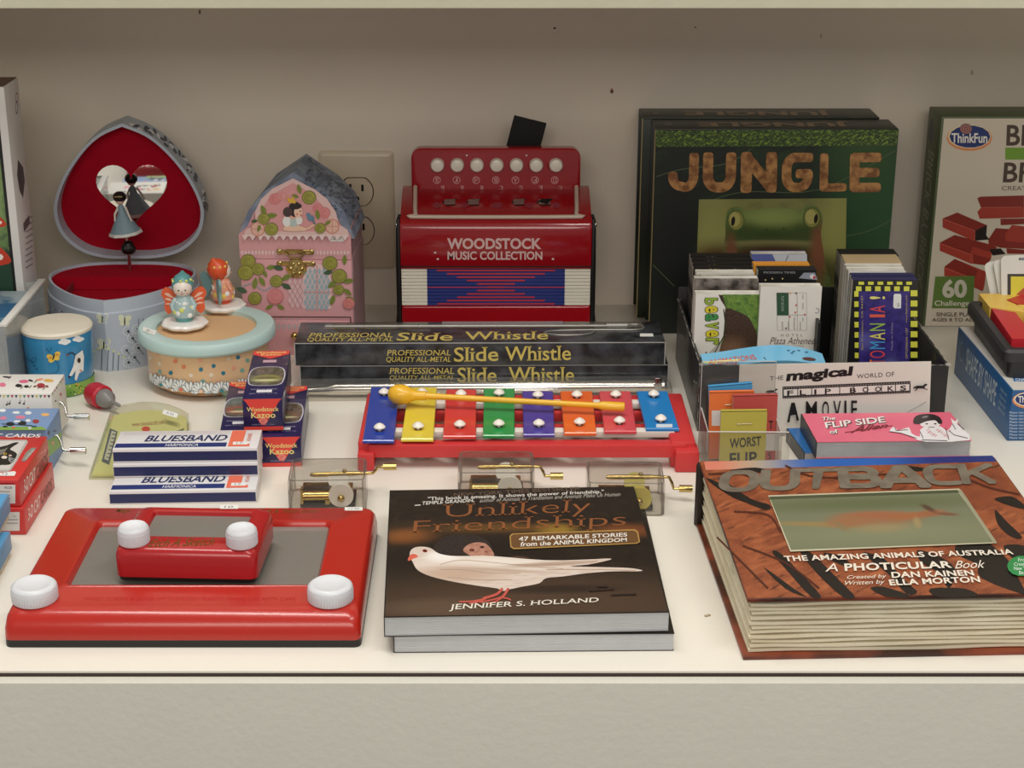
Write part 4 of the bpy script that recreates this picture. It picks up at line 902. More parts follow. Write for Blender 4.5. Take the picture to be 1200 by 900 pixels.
for x, y, r_ in ((291, 306, 9), (288, 319, 9.5), (303, 315, 7.5), (324, 329, 7.5), (299, 349, 8), (387, 308, 9), (398, 323, 9), (397, 339, 6.5)): rose(x, y, r_)
rose(323, 347, 9.5, '#dc8d8d', '#c97676'); rose(409, 355, 7, '#d98a80', '#c97676'); rose(352, 321, 3.5, '#dd8080', '#c97676')
a.pline([(300, 370.5), (411, 371)], 1.1, '#2c2022'); a.pline([(411, 371), (411.5, 379)], 1.1, '#2c2022')
a.done('front_print', 'roses, leaves, window and young woman feeding a bird')
sticker(bpy.data.objects['lid_front'], [(387, 273), (402, 276), (403, 283), (387, 283)], (0, -.01, 0), (1, 0, 0), (0, 0, 1), '28-')
m = M(); m.T = Matrix.Translation((5.6, -.05, 9.1)) @ Matrix.Rotation(R(90), 4, 'X')
m.lathe([(.95, 0), (.9, .12), (.4, .2), (.15, .3)], 40, wob=lambda q: 1 + .12*abs(math.cos(3*q))); m.box(-1.6, .3, 0, 1.6, .75, .1, .04); m.ball((-1.65, .5, .05), .3, (1, 1, .4), 10, 6); m.ball((1.65, .5, .05), .3, (1, 1, .4), 10, 6)
for k in range(6): q = math.pi*k/3; m.ball((.55*math.cos(q), .55*math.sin(q), .12), .26, (1, 1, .6), 10, 6)
m.box(-1.5, 1.55, .2, 1.5, 2.0, .32, .04); m.ball((-1.6, 1.78, .25), .3, (1, 1, .4), 10, 6); m.ball((1.6, 1.78, .25), .3, (1, 1, .4), 10, 6)
m.tube([(-.9, 1.75, .4), (-.8, 2.0, .5), (.8, 2.0, .5), (.9, 1.75, .4), (.5, 1.2, .4), (-.5, 1.2, .4), (-.9, 1.75, .4)], .11, 8)
obj('clasp', m, brass, t, label='brass flower clasp')

# ------------------------------------------------------------------ toy accordion
t = thing('toy_accordion', 'red toy accordion standing on end with blue, red and white bellows', 'accordion', (.1, 67, 0))
ar = mat('#9c0f1a', .2, noise=.05, nscale=20, coat=.5)
hw = 9.65
obj('bass_block', M().box(-hw, 0, 0, hw, 8, 4.0, .25, 3), ar, t, label='red lower block')
nf = 11
for i in range(nf):
    z = 4.02 + i*.355
    m = M(); m.box(-hw+.05, .1, z, -7.0, 7.8, z+.31, .03, 1); m.box(7.0, .1, z, hw-.05, 7.8, z+.31, .03, 1); m.mi = 1; m.box(-7.0, .1, z, 7.0, 7.8, z+.31, .03, 1)
    f = obj('bellows_fold', m, [mat('#e8e2d2', .5), mat('#27347e', .5)], t)
    a = Art(f, (0, .1, 0), (1, 0, 0), (0, 0, 1), lift=.004)
    k = abs(i - (nf-1)/2) / ((nf-1)/2)
    wr = .9 + 5.1*k; rc = '#c2343a'
    a.poly([(-wr, z+.08), (wr, z+.08), (wr, z+.24), (-wr, z+.24)], rc)
    if i == 5: a.poly([(-7.0, z+.1), (7.0, z+.1), (7.0, z+.2), (-7.0, z+.2)], rc)
    a.done('fold_print', 'blue and red printed stripe')
    if i < nf-1:
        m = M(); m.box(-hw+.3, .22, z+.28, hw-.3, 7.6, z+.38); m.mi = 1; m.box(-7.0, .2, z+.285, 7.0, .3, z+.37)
        obj('bellows_valley', m, [mat('#a8a192', .6), mat('#141a46', .6)], t)  # darker cream and blue paint the shade between the folds
yz = [(0, 7.95), (-.12, 8.1), (-.15, 11.9), (.05, 12.6), (.5, 12.95), (6.0, 14.7), (7.6, 14.7), (7.8, 14.4), (7.8, 7.95)]
m = M(); m.loft([[(x, y*(1 if k else 1) + (.15 if k == 0 and y < 0 else 0), z) for y, z in yz] for k, x in ((0, -hw), (1, -hw+.25), (1, hw-.25), (0, hw))]); up = obj('treble_block', m, ar, t, label='red upper block')
obj('edge_line', M().box(-hw-.01, -.17, 8.15, hw+.01, .2, 8.28), mat('#2a0508', .4), up)
KT = Matrix.Translation((0, 6.4, 14)) @ Matrix.Rotation(R(90), 4, 'X')
m = M(); m.T = KT; m.loft([rr3(-8.7, 0, 8.7, 4.95, 1.0, -1.0), rr3(-8.7, 0, 8.7, 4.95, 1.0, .1), rr3(-8.5, .1, 8.5, 4.8, .9, .25)]); kp = obj('keyboard_panel', m, ar, t, label='red upright panel with seven buttons')
yk = 73.1-.0
for i in range(7):
    p = onY(512.5 + 23.2*i, 194.5, 72.6)
    m = M(); m.T = Matrix.Translation((p.x-.1, 6.15, p.z)) @ Matrix.Rotation(R(90), 4, 'X'); m.lathe([(.72, 0), (.72, .35), (.6, .6), (.3, .72)], 24); obj('button', m, mat('#e6e0d2', .3), kp, label='round white button')
a = Art(t, (0, 6.15, 0), (1, 0, 0), (0, 0, 1), lift=.012)
for i, (c1, c2) in enumerate(zip('afdBAFD', 'bgecGEC')):
    x = 512 + 23*i; n = 20
    for r0, cc in ((4.4, '#d8a9a8'), (3.7, ar)): a.pell(x, 211, r0, r0, cc)
    a.text(c1, [(x+2, 213.5), (x-2, 213.5), (x-2, 208.5), (x+2, 208.5)], '#d8a9a8'); a.text(c2, [(x+8.5, 222), (x+4.8, 222), (x+4.8, 217.5), (x+8.5, 217.5)], '#d8a9a8')
a.pell(547, 182, 1, 1, '#ddd'); a.pell(617, 182, 1, 1, '#ddd'); a.done('button_lettering')
# grille openings on the sloping top
sl = Vector((0, 5.5, 1.75)).normalized()
a = Art(t, (0, .5, 12.95), (1, 0, 0), sl, lift=.02)
for x, w_ in ((527, 9), (555, 9), (608, 9), (638, 10)):
    a.ppoly([(x-w_, 237), (x-w_*.5, 233.5), (x+w_, 233), (x+w_*.6, 237), (x+w_*.8, 241), (x-w_*.4, 242)], mat('#4a1a1c', .6))
    for k in range(4): a.pline([(x-w_*.7, 234.5+1.6*k), (x+w_*.7, 234+1.6*k)], .6, mat('#b9a39a', .4))
a.ppoly([(629, 236), (636, 233.5), (648, 233), (641, 240)], mat('#0a0606', .8))
for x, r_ in ((545, 4), (583, 6), (620, 5), (512, 4), (652, 4)): a.pell(x, 241, r_, 3.5, mat('#8f2a3a', .3))
a.done('grille', 'dark vents on the sloping top')
m = M(); m.tube(smooth2([(-8.3, 5.9, 15.0), (-8.25, 4.2, 14.35), (-8.1, 1.0, 13.35), (-7.6, .6, 13.2), (7.6, .6, 13.2), (8.1, 1.0, 13.35), (8.25, 4.2, 14.35), (8.3, 5.9, 15.0)], 5, False), .22, 10); obj('trim_rod', m, mat('#c9b6a6', .3), t, label='cream U shaped rod')
a = Art(t, (0, -.15, 0), (1, 0, 0), (0, 0, 1), lift=.012)
a.text('WOODSTOCK', (524, 279, 634.5, 292), '#d9b9b6', .034); a.text('MUSIC COLLECTION', (524.5, 294.5, 635.5, 304.5), '#d9b9b6', .026)
for x, y in ((513, 303.5), (648, 303.5), (510, 296)): a.pell(x, y, 1.4, 1, '#e8dedc')
a.done('front_lettering')
for sx in (-1, 1):
    m = M(); x = sx*(hw+.05); m.tube([(x, 1.2, 13.3), (x+sx*.25, 1.0, 12.6), (x+sx*.3, .8, 8), (x+sx*.3, .8, 3), (x+sx*.6, .6, .3)], .17, 8)
    m.box(min(x, x+sx*.25), .3, .2, max(x, x+sx*.25), 1.9, 13, .05); st = obj('strap', m, mat('#0f0d0d', .5), t, label='black side strap')
    m = M(); m.ball((x+sx*.35, .9, 12.3), .3, (.6, 1, 1)); obj('rivet', m, chrome, st)
m = M(); m.T = Matrix.Translation((2.55, 8.4, 17.5)) @ Matrix.Rotation(R(14), 4, 'Y'); m.box(-1.7, 0, 0, 1.75, .4, 4.1, .06); obj('hand_strap', m, mat('#0a0a0a', .8), t, label='black strap end sticking up behind')

# ------------------------------------------------------------------ xylophone
t = thing('toy_xylophone', 'toy xylophone with eight coloured metal bars on a red frame', 'xylophone')
xr = mat('#d0393a', .4, noise=.04)
FLx, FRx = Vector((-10.8, 34.2)), Vector((15.9, 34.6))
m = M()
m.box(-10.7, 34.0, 1.0, 16.2, 35.3, 2.2, .12); m.box(-11.0, 44.6, 1.0, 16.0, 45.8, 2.3, .12)
m.box(-11.6, 34.25, .0, -10.2, 46.1, 2.4, .2); m.box(14.9, 34.25, 0, 17.0, 46.1, 2.36, .2)
m.box(-11.6, 33.5, 0, -10.2, 35, 1.6, .15); m.box(15.2, 33.2, 0, 17.2, 35.2, 1.9, .15)
m.box(-10.5, 38.6, 1.2, 15.2, 39.2, 2.1, .08); m.box(-10.5, 41.8, 1.2, 15.2, 42.4, 2.1, .08)
obj('frame', m, xr, t, label='red plastic frame')
m = M(); m.box(-10.6, 36.4, 1.9, 15.4, 37.4, 2.45, .05); m.box(-10.6, 43.2, 1.9, 15.4, 44.2, 2.45, .05); obj('felt_strip', m, mat('#e9dfd4', .9), t, label='white felt strip under the bars')
cols = ['#1f3fa4', '#e9d043', '#dc3e38', '#1f9a4c', '#4a3fa0', '#ee6c2c', '#dd4f5a', '#2286cf']
BX = [((425, 462), (435, 468)), ((470, 508), (479, 512)), ((519, 558), (523, 558)), ((566, 603), (567, 603)), ((613.5, 650), (612, 648)), ((661, 699), (656.5, 694)), ((708, 746), (702, 739)), ((757, 796), (746, 782))]
BY = [(519, 453), (517, 453.5), (514, 456), (513, 455), (512, 458), (510, 458), (508, 458), (505, 458)]
for i, c in enumerate(cols):
    (a0, a1), (b0, b1) = BX[i]; y0, y1 = BY[i]
    P = [onZ(a0, y0, 2.5), onZ(a1, y0, 2.5), onZ(b1, y1, 2.75), onZ(b0, y1, 2.75)]
    cxm = sum(p.x for p in P)/4; cym = sum(p.y for p in P)/4
    m = M(); m.loft([[(p.x, p.y, 2.46) for p in P], [(p.x, p.y, 2.66) for p in P], [(cxm+(p.x-cxm)*.96, cym+(p.y-cym)*.985, 2.74) for p in P]])
    b = obj('bar', m, mat(c, .28, noise=.03, coat=.3), t, ang=20, label='%s painted metal bar' % ['dark blue', 'yellow', 'red', 'green', 'violet', 'orange', 'rose red', 'light blue'][i])
    for f in (.17, .83):
        q = P[0].lerp(P[3], f).lerp(P[1].lerp(P[2], f), .5)
        m = M(); m.lathe([(.16, 2.7), (.16, 2.95), (.5, 3.02), (.5, 3.1), (.34, 3.28), (.1, 3.42)], 20, (q.x, q.y, 0)); obj('pin', m, mat('#f1e9df', .35), b, label='white plastic pin')
        m = M(); m.lathe([(.3, 2.742), (.3, 2.75)], 16, (q.x, q.y, 0)); obj('pin_hole', m, mat('#3a2a20', .7), b)
    if i == 7: 
        a = Art(t, (0, 0, 2.74), (1, 0, 0), (0, 1, 0), lift=.01); a.ppoly([(769, 497), (788, 497), (788, 501), (769, 501)], '#d9e2ea'); a.done('price_sticker')
t = thing('mallet', 'yellow plastic mallet lying across the xylophone bars', 'mallet')
A = onZ(482, 463, 3.9); B = onZ(732, 477, 3.55); d = (B - A)
ym = mat('#f0b92f', .3, noise=.03, coat=.3)
m = M(); m.T = Matrix.Translation(A) @ d.to_track_quat('Z', 'Y').to_matrix().to_4x4(); L = d.length
m.lathe([(.1, -2.1), (.55, -1.95), (.85, -1.5), (.92, -1.0), (.85, -.45), (.6, .0), (.42, .45), (.42, 1.3)], 24); obj('mallet_head', m, ym, t)
m = M(); m.T = Matrix.Translation(A) @ d.to_track_quat('Z', 'Y').to_matrix().to_4x4(); m.lathe([(.32, 1.0), (.27, 3), (.27, L-2.4), (.42, L-1.9), (.42, L-.1), (.35, L)], 18); obj('handle', m, ym, t)

# ------------------------------------------------------------------ clear hand cranked movements
def movement(label, cx, y0, rz=0, white=True, dk=-1.05):
    t = thing('crank_movement', label, 'music box', (cx, y0, 0), rz, 'clear boxed hand cranked music movements')
    w_, d, h = 6.2, 4.6, 2.9
    m = M(); n = 5
    o_ = [rr3(0, 0, w_, d, .5, 0), rr3(0, 0, w_, d, .5, h-.35), rr3(.08, .08, w_-.08, d-.08, .45, h-.1), rr3(.3, .3, w_-.3, d-.3, .4, h)]
    i_ = [rr3(.3, .3, w_-.3, d-.3, .35, h-.15), rr3(.18, .18, w_-.18, d-.18, .4, h-.35), rr3(.15, .15, w_-.15, d-.15, .4, .12)]
    m.loft(o_, False, True); m.loft(i_, True, True); m.loft([o_[0], i_[2]], False, False)
    obj('case', m, clear_plastic('#f8f7f5', .04, .012), t, label='clear plastic case')
    m = M()
    for zz_, rr_, ii in ((h-.12, .07, .12), (.1, .06, .05)): L_ = rr3(ii, ii, w_-ii, d-ii, .45, zz_, 4); m.tube(L_ + [L_[0]], rr_, 6)
    for cx_, cy_ in ((.22, .22), (w_-.22, .22), (.22, d-.22), (w_-.22, d-.22)): m.tube([(cx_, cy_, .1), (cx_, cy_, h-.15)], .08, 8); obj('edge_glint', m, clear_plastic('#e3e2e0', .05, .12), t, label='added hazy tubes imitating light along the case edges')  # added hazy tubes stand in for light catching the case edges
    mv = obj('bedplate', M().box(.9, .8, .15, 5.3, 3.6, .45, .04), mat('#1f1c18', .4), t)
    obj('comb', M().box(1.1, 1.6, 1.1, 3.4, 2.6, 1.3, .02), mat('#4f4c46', .3, .7), mv)
    m = M(); m.tube([(1.1, 1.2, .95), (3.4, 1.2, .95)], .42, 20); m.box(.95, .8, .4, 1.15, 1.7, 1.6); m.box(3.4, .8, .4, 3.6, 1.7, 1.6); m.box(1.0, 2.6, .4, 3.2, 3.2, 1.3, .05); obj('cylinder', m, brass, mv, label='brass pinned cylinder')
    m = M()
    for k in range(60): q = random.uniform(0, 6.28); m.box(1.3+random.uniform(0, 1.9), 1.2+.42*math.cos(q)-.02, .95+.42*math.sin(q)-.02, 0, 0, 0) if 0 else None
    gm = mat('#e8e4da' if white else '#cdbd55', .35)
    m = M(); m.T = Matrix.Translation((4.2, 1.0, 1.15)) @ Matrix.Rotation(R(90), 4, 'X'); m.lathe([(.95, 0), (.95, .3)], 24, wob=lambda q: 1 + .05*math.cos(24*q)); m.T = Matrix.Translation((3.9, 2.9, 1.6)) @ Matrix.Rotation(R(60), 4, 'X'); m.lathe([(.85, 0), (.85, .25)], 28, wob=lambda q: 1); obj('gear', m, gm, mv, label='plastic gear wheel')
    m = M(); m.ball((4.2, .55, 1.0), .3); m.box(4.7, .9, .4, 5.1, 2.6, 1.5, .05); m.box(2.9, .7, .4, 3.3, 1.0, .9, .03); obj('worm_frame', m, brass, mv)
    m = M(); m.tube([(1.6, 3.0, 2.05), (2.0, 3.0, 2.05), (4.9, 3.0, 2.1), (w_+.2, 3.0, 2.1)], [.13, .2, .2, .13], 10); m.ball((4.4, 3.0, 2.3), .2, n=10, m=6)
    m.tube([(w_, 3.0, 2.1), (w_+.5, 3.0, 2.1), (w_+.75, 3.0, 2.1+dk*.5), (w_+.9, 3.0, 2.1+dk), (w_+1.6, 3.0, 2.1+dk)], .12, 10); cr = obj('crank', m, brass, t, label='brass crank')
    m = M(); m.tube([(w_+1.35, 3.0, 2.1+dk), (w_+2.4, 3.0, 2.1+dk)], .3, 16); obj('handle', m, brass, cr)
movement('clear boxed music movement behind the large red drawing toy, crank up', -16.5, 25.0, 2, True, .55)
movement('clear boxed music movement in the middle, behind the bird book', -3.0, 26.6, 0, True, -.85)
movement('clear boxed music movement with yellow gears at the right of the bird book', 7.3, 24.6, -1.5, False, -1.0)

# ------------------------------------------------------------------ bird books
pagem = mat('#c9cacb', .7, hex2='#a9aaac', nscale=4, noise=.2); pagec = mat('#1f1a16', .35, coat=.3)
def paperback(t, w_, d, h):
    m = M(); n = max(8, int(h/.05))
    for k in range(int(n)):
        z = .04 + (h-.08)*k/n; j = random.uniform(-.02, .02); m.box(.03, .05+j, z, w_-.05+j, d-.05, z+(h-.08)/n*.8)
    o = obj('page_block', m, mat('#cfd0d1', .75, noise=.06, nscale=90), t, label='grey white page edges'); o['kind'] = 'stuff'
    m = M(); m.box(0, 0, 0, w_, d, .04); m.box(-.03, 0, 0, .02, d, h); m.box(0, -.02, h-.04, w_, d, h); obj('cover', m, pagec, t, label='dark paperback cover')
t = thing('book', 'lower paperback of the pair, mostly hidden under the dove book', 'book', (-6.8, 2.45, 0), .9)
paperback(t, 18.9, 20.2, 1.33)
t = thing('book', 'dark paperback with white dove and small monkey on its cover', 'book', (-7.4, 2.2, 1.36), 2.2)
paperback(t, 19.15, 20.9, 1.5)
a = Art(t, (0, 0, 1.5), (1, 0, 0), (0, 1, 0), lift=.012)
cov = blobmat('#1c1612', [(3, 13.2, 6, 1.6, 0, '#3a2a1c', .8), (1.5, 12.4, 1.6, 1.1, 0, '#8a5327', .8), (17.5, 12.8, 2.0, 1.0, 0, '#7a4524', .8), (12.4, 13.3, 1.3, .8, 0, '#9c7a2e', .8), (8, 13.6, 3.5, .7, 0, '#6a4a22', .8), (6.5, 7.5, 6, 5, 0, '#17110e', .5), (10, 1.5, 13, 4.2, 0, '#4b382b', .7), (4, 1.2, 4, 1.2, 0, '#5d493a', .6), (12, 3.6, 4, .6, 0, '#2b1f19', .7)], [(1.3, '#2b211a', .45, .65), (4, '#120d0b', .5, .7, 4, 0)], .3, .35)
a.poly([(.05, .05), (19.05, .05), (19.1, 20.85), (.05, 20.85)], cov)
a.text('NEW YORK TIMES BESTSELLER', [(532, 578), (679, 570), (680, 574), (532, 582)], '#6e5a4a')
a.text('"This book is amazing. It shows the power of friendship."', [(501, 582.5), (708, 574), (708, 579), (501, 588)], '#e9e4da', .006, serif=True)
a.text('TEMPLE GRANDIN,', [(495, 588), (556, 584.5), (556, 589), (494, 592.5)], '#e9e4da', .006, serif=True); a.pline([(486, 592.5), (493, 592)], .9, '#e9e4da')
a.text('author of Animals in Translation and Animals Make Us Human', [(562, 584.5), (727, 577), (727, 581.5), (562, 589)], '#b3aca2', 0, .3)
copper = mat('#a8693f', .35, .4)
a.text('Unlikely', [(520, 591.5), (693, 585), (690, 605), (519, 611.5)], copper, -.012, serif=True)
a.text('Friendships', [(482, 611), (734, 601), (733, 620.5), (480, 629)], copper, -.012, serif=True)
# monkey, dove
fur = blobmat('#1a100c', [], [(5, '#33221a', .4, .6)], .8)
a.ppoly([(505, 650), (512, 636), (524, 629), (545, 627), (562, 629), (574, 637), (577, 650), (570, 656), (540, 660), (515, 660)], fur, 4)
a.ppoly([(543, 646), (548, 639), (558, 636), (568, 637), (575, 643), (579, 651), (572, 653), (556, 653)], blobmat('#b98672', [(8.2, 11.9, .5, .4, 0, '#c99a86', .8)], [(2, '#a5705c', .45, .6)], .5), 4)
a.pell(553, 645, 3, 1.6, '#3c1f18'); a.pell(565, 641.5, 2.6, 1.5, '#3c1f18'); a.pell(553, 645, 1, .8, '#b0402a'); a.pell(570, 647, 1.8, .7, '#7a4638')
a.ppoly([(596, 655), (602, 652), (612, 652), (620, 654), (618, 657), (606, 658)], '#4a3128', 3)
dv = blobmat('#d9c9bd', [(7.2, 7.6, 4.5, 1.2, 0, '#e9dfd4', .7), (5, 6.2, 3, 1.2, 0, '#c4a894', .7), (4.0, 9, 1.2, .8, 0, '#f2ece6', .6), (11.5, 7.4, 3, .35, 5, '#b59c8a', .7), (8, 6.6, 3.5, .25, -8, '#bda593', .8)], [(4, '#cdb9aa', .45, .65, 4, 5)], .6)
a.ppoly([(576, 652), (640, 657), (690, 656), (712, 655), (715, 656.5), (690, 662), (668, 664), (700, 665), (735, 666), (752, 668.5), (748, 670), (720, 670), (690, 672), (660, 676), (640, 678), (632, 684), (612, 688), (598, 691), (590, 693), (582, 690), (560, 687), (530, 682), (505, 676), (490, 669), (484, 660), (480, 650), (484, 643), (494, 641), (505, 643), (514, 649), (530, 652), (552, 652)], dv, 3)
a.ppoly([(482, 650), (478, 655), (479, 658), (485, 655), (490, 653), (487, 650)], '#d8664e', 2); a.pell(498, 646, 3, 1.9, '#8c2f2a', 10); a.pell(498, 646, 1.3, 1, '#1c0c0c')
dk = '#b79a86'
for P in ([(516, 662), (540, 657), (580, 660), (620, 664), (660, 667)], [(515, 668), (540, 668), (575, 672), (610, 672)], [(525, 677), (560, 680), (600, 680)], [(600, 662), (650, 662), (700, 658)], [(640, 668), (690, 668), (745, 669)]): a.pline(P, .7, dk, 4)
[a.pline(P, w__, '#c4564a', 3) for P, w__ in (([(589, 690), (582, 697), (566, 702)], 3), ([(596, 690), (591, 698), (586, 702)], 3), ([(572, 701), (556, 705), (538, 706)], 1.8), ([(570, 702), (560, 706), (550, 708)], 1.8), ([(586, 701), (576, 704), (562, 706.5)], 1.8), ([(587, 702), (580, 706), (570, 708.5)], 1.8), ([(587, 701), (594, 702), (599, 704)], 1.6))]
# subtitle box
a.ppoly([(600, 626), (744, 621), (748, 624), (750, 636), (746, 638), (602, 644.5), (598, 642), (597, 629)], '#b08a4a'); a.ppoly([(601.5, 627), (743, 622.5), (746.5, 625), (748.5, 635.5), (745, 637), (603, 643), (599.5, 641), (598.5, 629.5)], '#6b4a28')
a.text('47 REMARKABLE STORIES', [(608, 630), (735, 625), (735, 629.5), (608, 635)], '#f0ebe2', .012, serif=True); a.text('from the ANIMAL KINGDOM', [(610, 636), (735, 631), (735, 635.5), (609, 641.5)], '#f0ebe2', .012, serif=True)
a.text('JENNIFER S. HOLLAND', [(528, 709), (702, 701), (701, 708), (526, 717.5)], '#e9e2d2', .008, serif=True)
for P in ([(690, 693), (720, 691)], [(716, 698), (746, 697)], [(700, 688), (712, 688)]): a.pline(P, 2, '#2a1c16')
a.done('cover_print', 'dove and monkey picture with copper title')

# ------------------------------------------------------------------ large photographic animal book
t = thing('book', 'thick rust red picture book with kangaroo window, thick board pages, front right', 'book', (16.6, 1.75, 0), 2.2)
w_, d = 23.0, 21.2
rust = blobmat('#9c4a2c', [(9, 12, 5, 4, 20, '#7d3520', .7)], None)
rustm = mat('#8c3f24', .4, hex2='#3a1c12', nscale=14, noise=.08, coat=.2)
obj('back_cover', M().box(0, -.3, 0, w_+.3, d, .28, .04), rustm, t, label='rust brown back cover')
npg = 11
for k in range(npg):
    z = .32 + k*.345; j = random.uniform(-.12, .08); sg = random.uniform(-.5, .5)
    m = M(); n = 14; V0 = []
    rings = []
    for i in range(n+1):
        x = .42 + .1*(k % 3) - .01*k + (w_-.7)*i/n; dz = .05*math.sin(i*.7 + k*1.7) * (1 if i else 0); y0 = .25 + j*.5 + .03*math.sin(i*1.3+k)
        zb = z*1.19; rings.append([(x, y0, z+dz), (x, d-.3, zb), (x, d-.3, zb+.22), (x, y0, z+.2+dz)])
    m.loft(rings); o = obj('page', m, mat('#dccfb0', .65, hex2='#eae1c8', nscale=20, noise=.2), t)
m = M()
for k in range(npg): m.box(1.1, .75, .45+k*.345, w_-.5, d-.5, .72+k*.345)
obj('page_gap_shade', m, mat('#5f513c', .8), t)  # dark brown fill paints the shade in the gaps between pages
m = M(); m.box(-.05, d-.6, .05, .35, d+.15, 5.25, .05); m.box(-.12, d-.2, 0, w_, d+.1, 5.1, .05); obj('spine', m, mat('#241a15', .5, bump=.6, bscale=120), t, label='dark cloth spine at the back')
TILT = Matrix.Translation((0, 0, 4.22)) @ Matrix.Rotation(math.atan2(.85, d), 4, 'X')
m = M(); m.T = TILT; m.box(.1, -.1, 0, w_+.3, d+.1, .28, .06); obj('front_cover', m, rustm, t, label='rust red front cover')
a = Art(t, TILT @ Vector((0, 0, .28)), (1, 0, 0), TILT.to_3x3() @ Vector((0, 1, 0)), lift=.012)
skin = blobmat('#98502f', [(20, 16, 4, 3, 0, '#7e3c24', .8, .7)], [(.35, '#7a3a22', .42, .6), (1.2, '#b0653d', .5, .7, 3, 35), (2.2, '#4e2416', .56, .68, 4, 35), (9, '#b0693f', .5, .8)], .4, .2)
a.poly([(.15, .0), (w_+.2, .0), (w_+.2, d+.05), (.15, d+.05)], skin)
sky = blobmat('#2f6db8', [(2.6, 21, 4, 3, 0, '#b9a88a', .9), (0.4, 21, 2.6, 3, 0, '#d9806a', .8), (20, 21, 8, 3, 0, '#232c74', .9), (12, 21, 4, 3, 0, '#2a62b4', .8)], None)
a.ppoly([(825, 541), (1163, 534), (1168, 541), (1000, 546), (827, 551)], sky)
dk = mat('#1a1210', .4)
for P in ([(856, 551), (885, 548), (900, 552), (884, 555), (866, 554)], [(1058, 546), (1085, 549), (1075, 553)], [(828, 560), (850, 570), (880, 590), (860, 584), (835, 568)], [(1120, 640), (1150, 632), (1180, 655), (1190, 672), (1200, 690), (1200, 697), (1150, 678), (1145, 662), (1125, 652)], [(1075, 645), (1100, 652), (1120, 668), (1112, 690), (1100, 672), (1080, 660)], [(1010, 648), (1036, 655), (1060, 680), (1075, 694), (1062, 696), (1040, 672)], [(965, 648), (985, 652), (1000, 664), (990, 664), (972, 656)], [(1100, 700), (1090, 690), (1130, 690), (1145, 699)], [(1040, 700), (1020, 690), (1035, 688), (1068, 699)], [(895, 665), (930, 690), (945, 700), (920, 690)], [(1165, 585), (1185, 582), (1200, 592), (1200, 597), (1180, 592)]):
    a.ppoly(P, dk, 3)
for P in ([(905, 648), (914, 648), (938, 672), (962, 699), (950, 699), (925, 672)], [(938, 648), (950, 648), (985, 682), (1002, 700), (988, 700), (960, 675)], [(842, 562), (852, 566), (880, 585), (902, 592), (898, 598), (868, 586)], [(1176, 640), (1200, 640), (1200, 652), (1186, 654)], [(1166, 598), (1180, 612), (1198, 630), (1186, 630), (1170, 616)]): a.ppoly(P, dk, 3)
for P in ([(830, 556), (870, 556), (900, 570), (930, 573)], [(860, 600), (900, 604), (915, 625)], [(920, 546), (960, 560), (1040, 556)], [(840, 630), (870, 660), (900, 690)], [(1130, 560), (1160, 572), (1195, 580)], [(870, 640), (920, 660), (960, 690)]): a.pline(P, 2.2, mat('#4e2214', .4), 5)
om = mat('#7f7467', .35, .3, hex2='#8f8576', nscale=90, noise=.1)
OX = [(845, 892, 840, 888), (892, 938, 888, 937), (936, 984, 939, 972), (980, 1030, 984, 1036), (1027, 1082, 1032, 1090), (1078, 1122, 1087, 1128), (1120, 1162, 1128, 1168)]
for i, (ch, (xa, xb, xc, xe)) in enumerate(zip('OUTBACK', OX)): a.strokes(ch, [(xa, 552-i*1.2), (xb, 551-i*1.2), (xe, 577-i*1.4), (xc, 577.5-i*1.4)], om, .26)
q = [(902, 585), (1122, 577), (1165, 637), (927, 646)]
a.ppoly([(900, 582), (1124, 574), (1168, 638), (926, 648)], '#c7bfa2')
kb = blobmat('#6f7a4a', [], None)
P0 = a.px(*q); ux = P0[1][0]-P0[0][0]; cx0 = sum(p[0] for p in P0)/4; cy0 = sum(p[1] for p in P0)/4
kg = blobmat('#7b7f66', [(cx0, cy0-2, 8, 1.5, 2, '#868a6c', .9), (cx0, cy0+2.6, 9, 1.0, 2, '#687050', .8),
    (cx0-4.5, cy0-.6, 3.2, .35, -6, '#9a8456', .8), (cx0-.2, cy0+.1, 2.9, 1.15, 3, '#9c7152', .55), (cx0+.2, cy0+.7, 2.4, .5, 0, '#a4684a', .7), (cx0+2.6, cy0+.5, 1.6, .45, 12, '#a66843', .6), (cx0+4.2, cy0+.9, 1.0, .5, 10, '#9c6647', .5), (cx0+4.1, cy0+1.7, .3, .7, 25, '#5b4436', .6), (cx0-2.2, cy0-.3, 1.5, .8, 10, '#a0704e', .6), (cx0-2.9, cy0-1.0, .3, .8, 20, '#8f7a58', .6), (cx0+5.2, cy0+.7, .8, .25, -10, '#7e5540', .5), (cx0+2.7, cy0-.6, .25, .8, -8, '#a39066', .7), (cx0, cy0-1.3, 1.8, .6, 5, '#9a8c66', .8)], None, .25, .7)
a.ppoly(q, kg)
a.ppoly([(901, 583.5), (1122, 575.5), (1124, 579), (902, 587)], '#4b5138')
a.ppoly([(1122, 576), (1126, 575), (1168, 637), (1164, 638)], '#9a967c')
cream = '#eee3d3'
a.text('THE AMAZING ANIMALS OF AUSTRALIA', [(918, 653), (1185, 645), (1188, 651), (920, 659.5)], cream, .025, space=1.05)
a.text('A', [(968, 662), (978, 661.5), (982, 671), (967, 671.5)], cream, .0, .4); a.text('PHOTICULAR', [(989, 662), (1113, 659), (1116, 667), (990, 671)], cream, .03, space=1.05); a.text('Book', [(1118, 659), (1153, 658), (1155, 667), (1119, 668)], cream, 0, .4)
a.text('Created by', [(992, 676), (1038, 674.5), (1040, 680), (993, 681.5)], cream, 0, .4); a.text('DAN KAINEN', [(1044, 672), (1139, 669.5), (1142, 676), (1045, 679)], cream, .028, space=1.05)
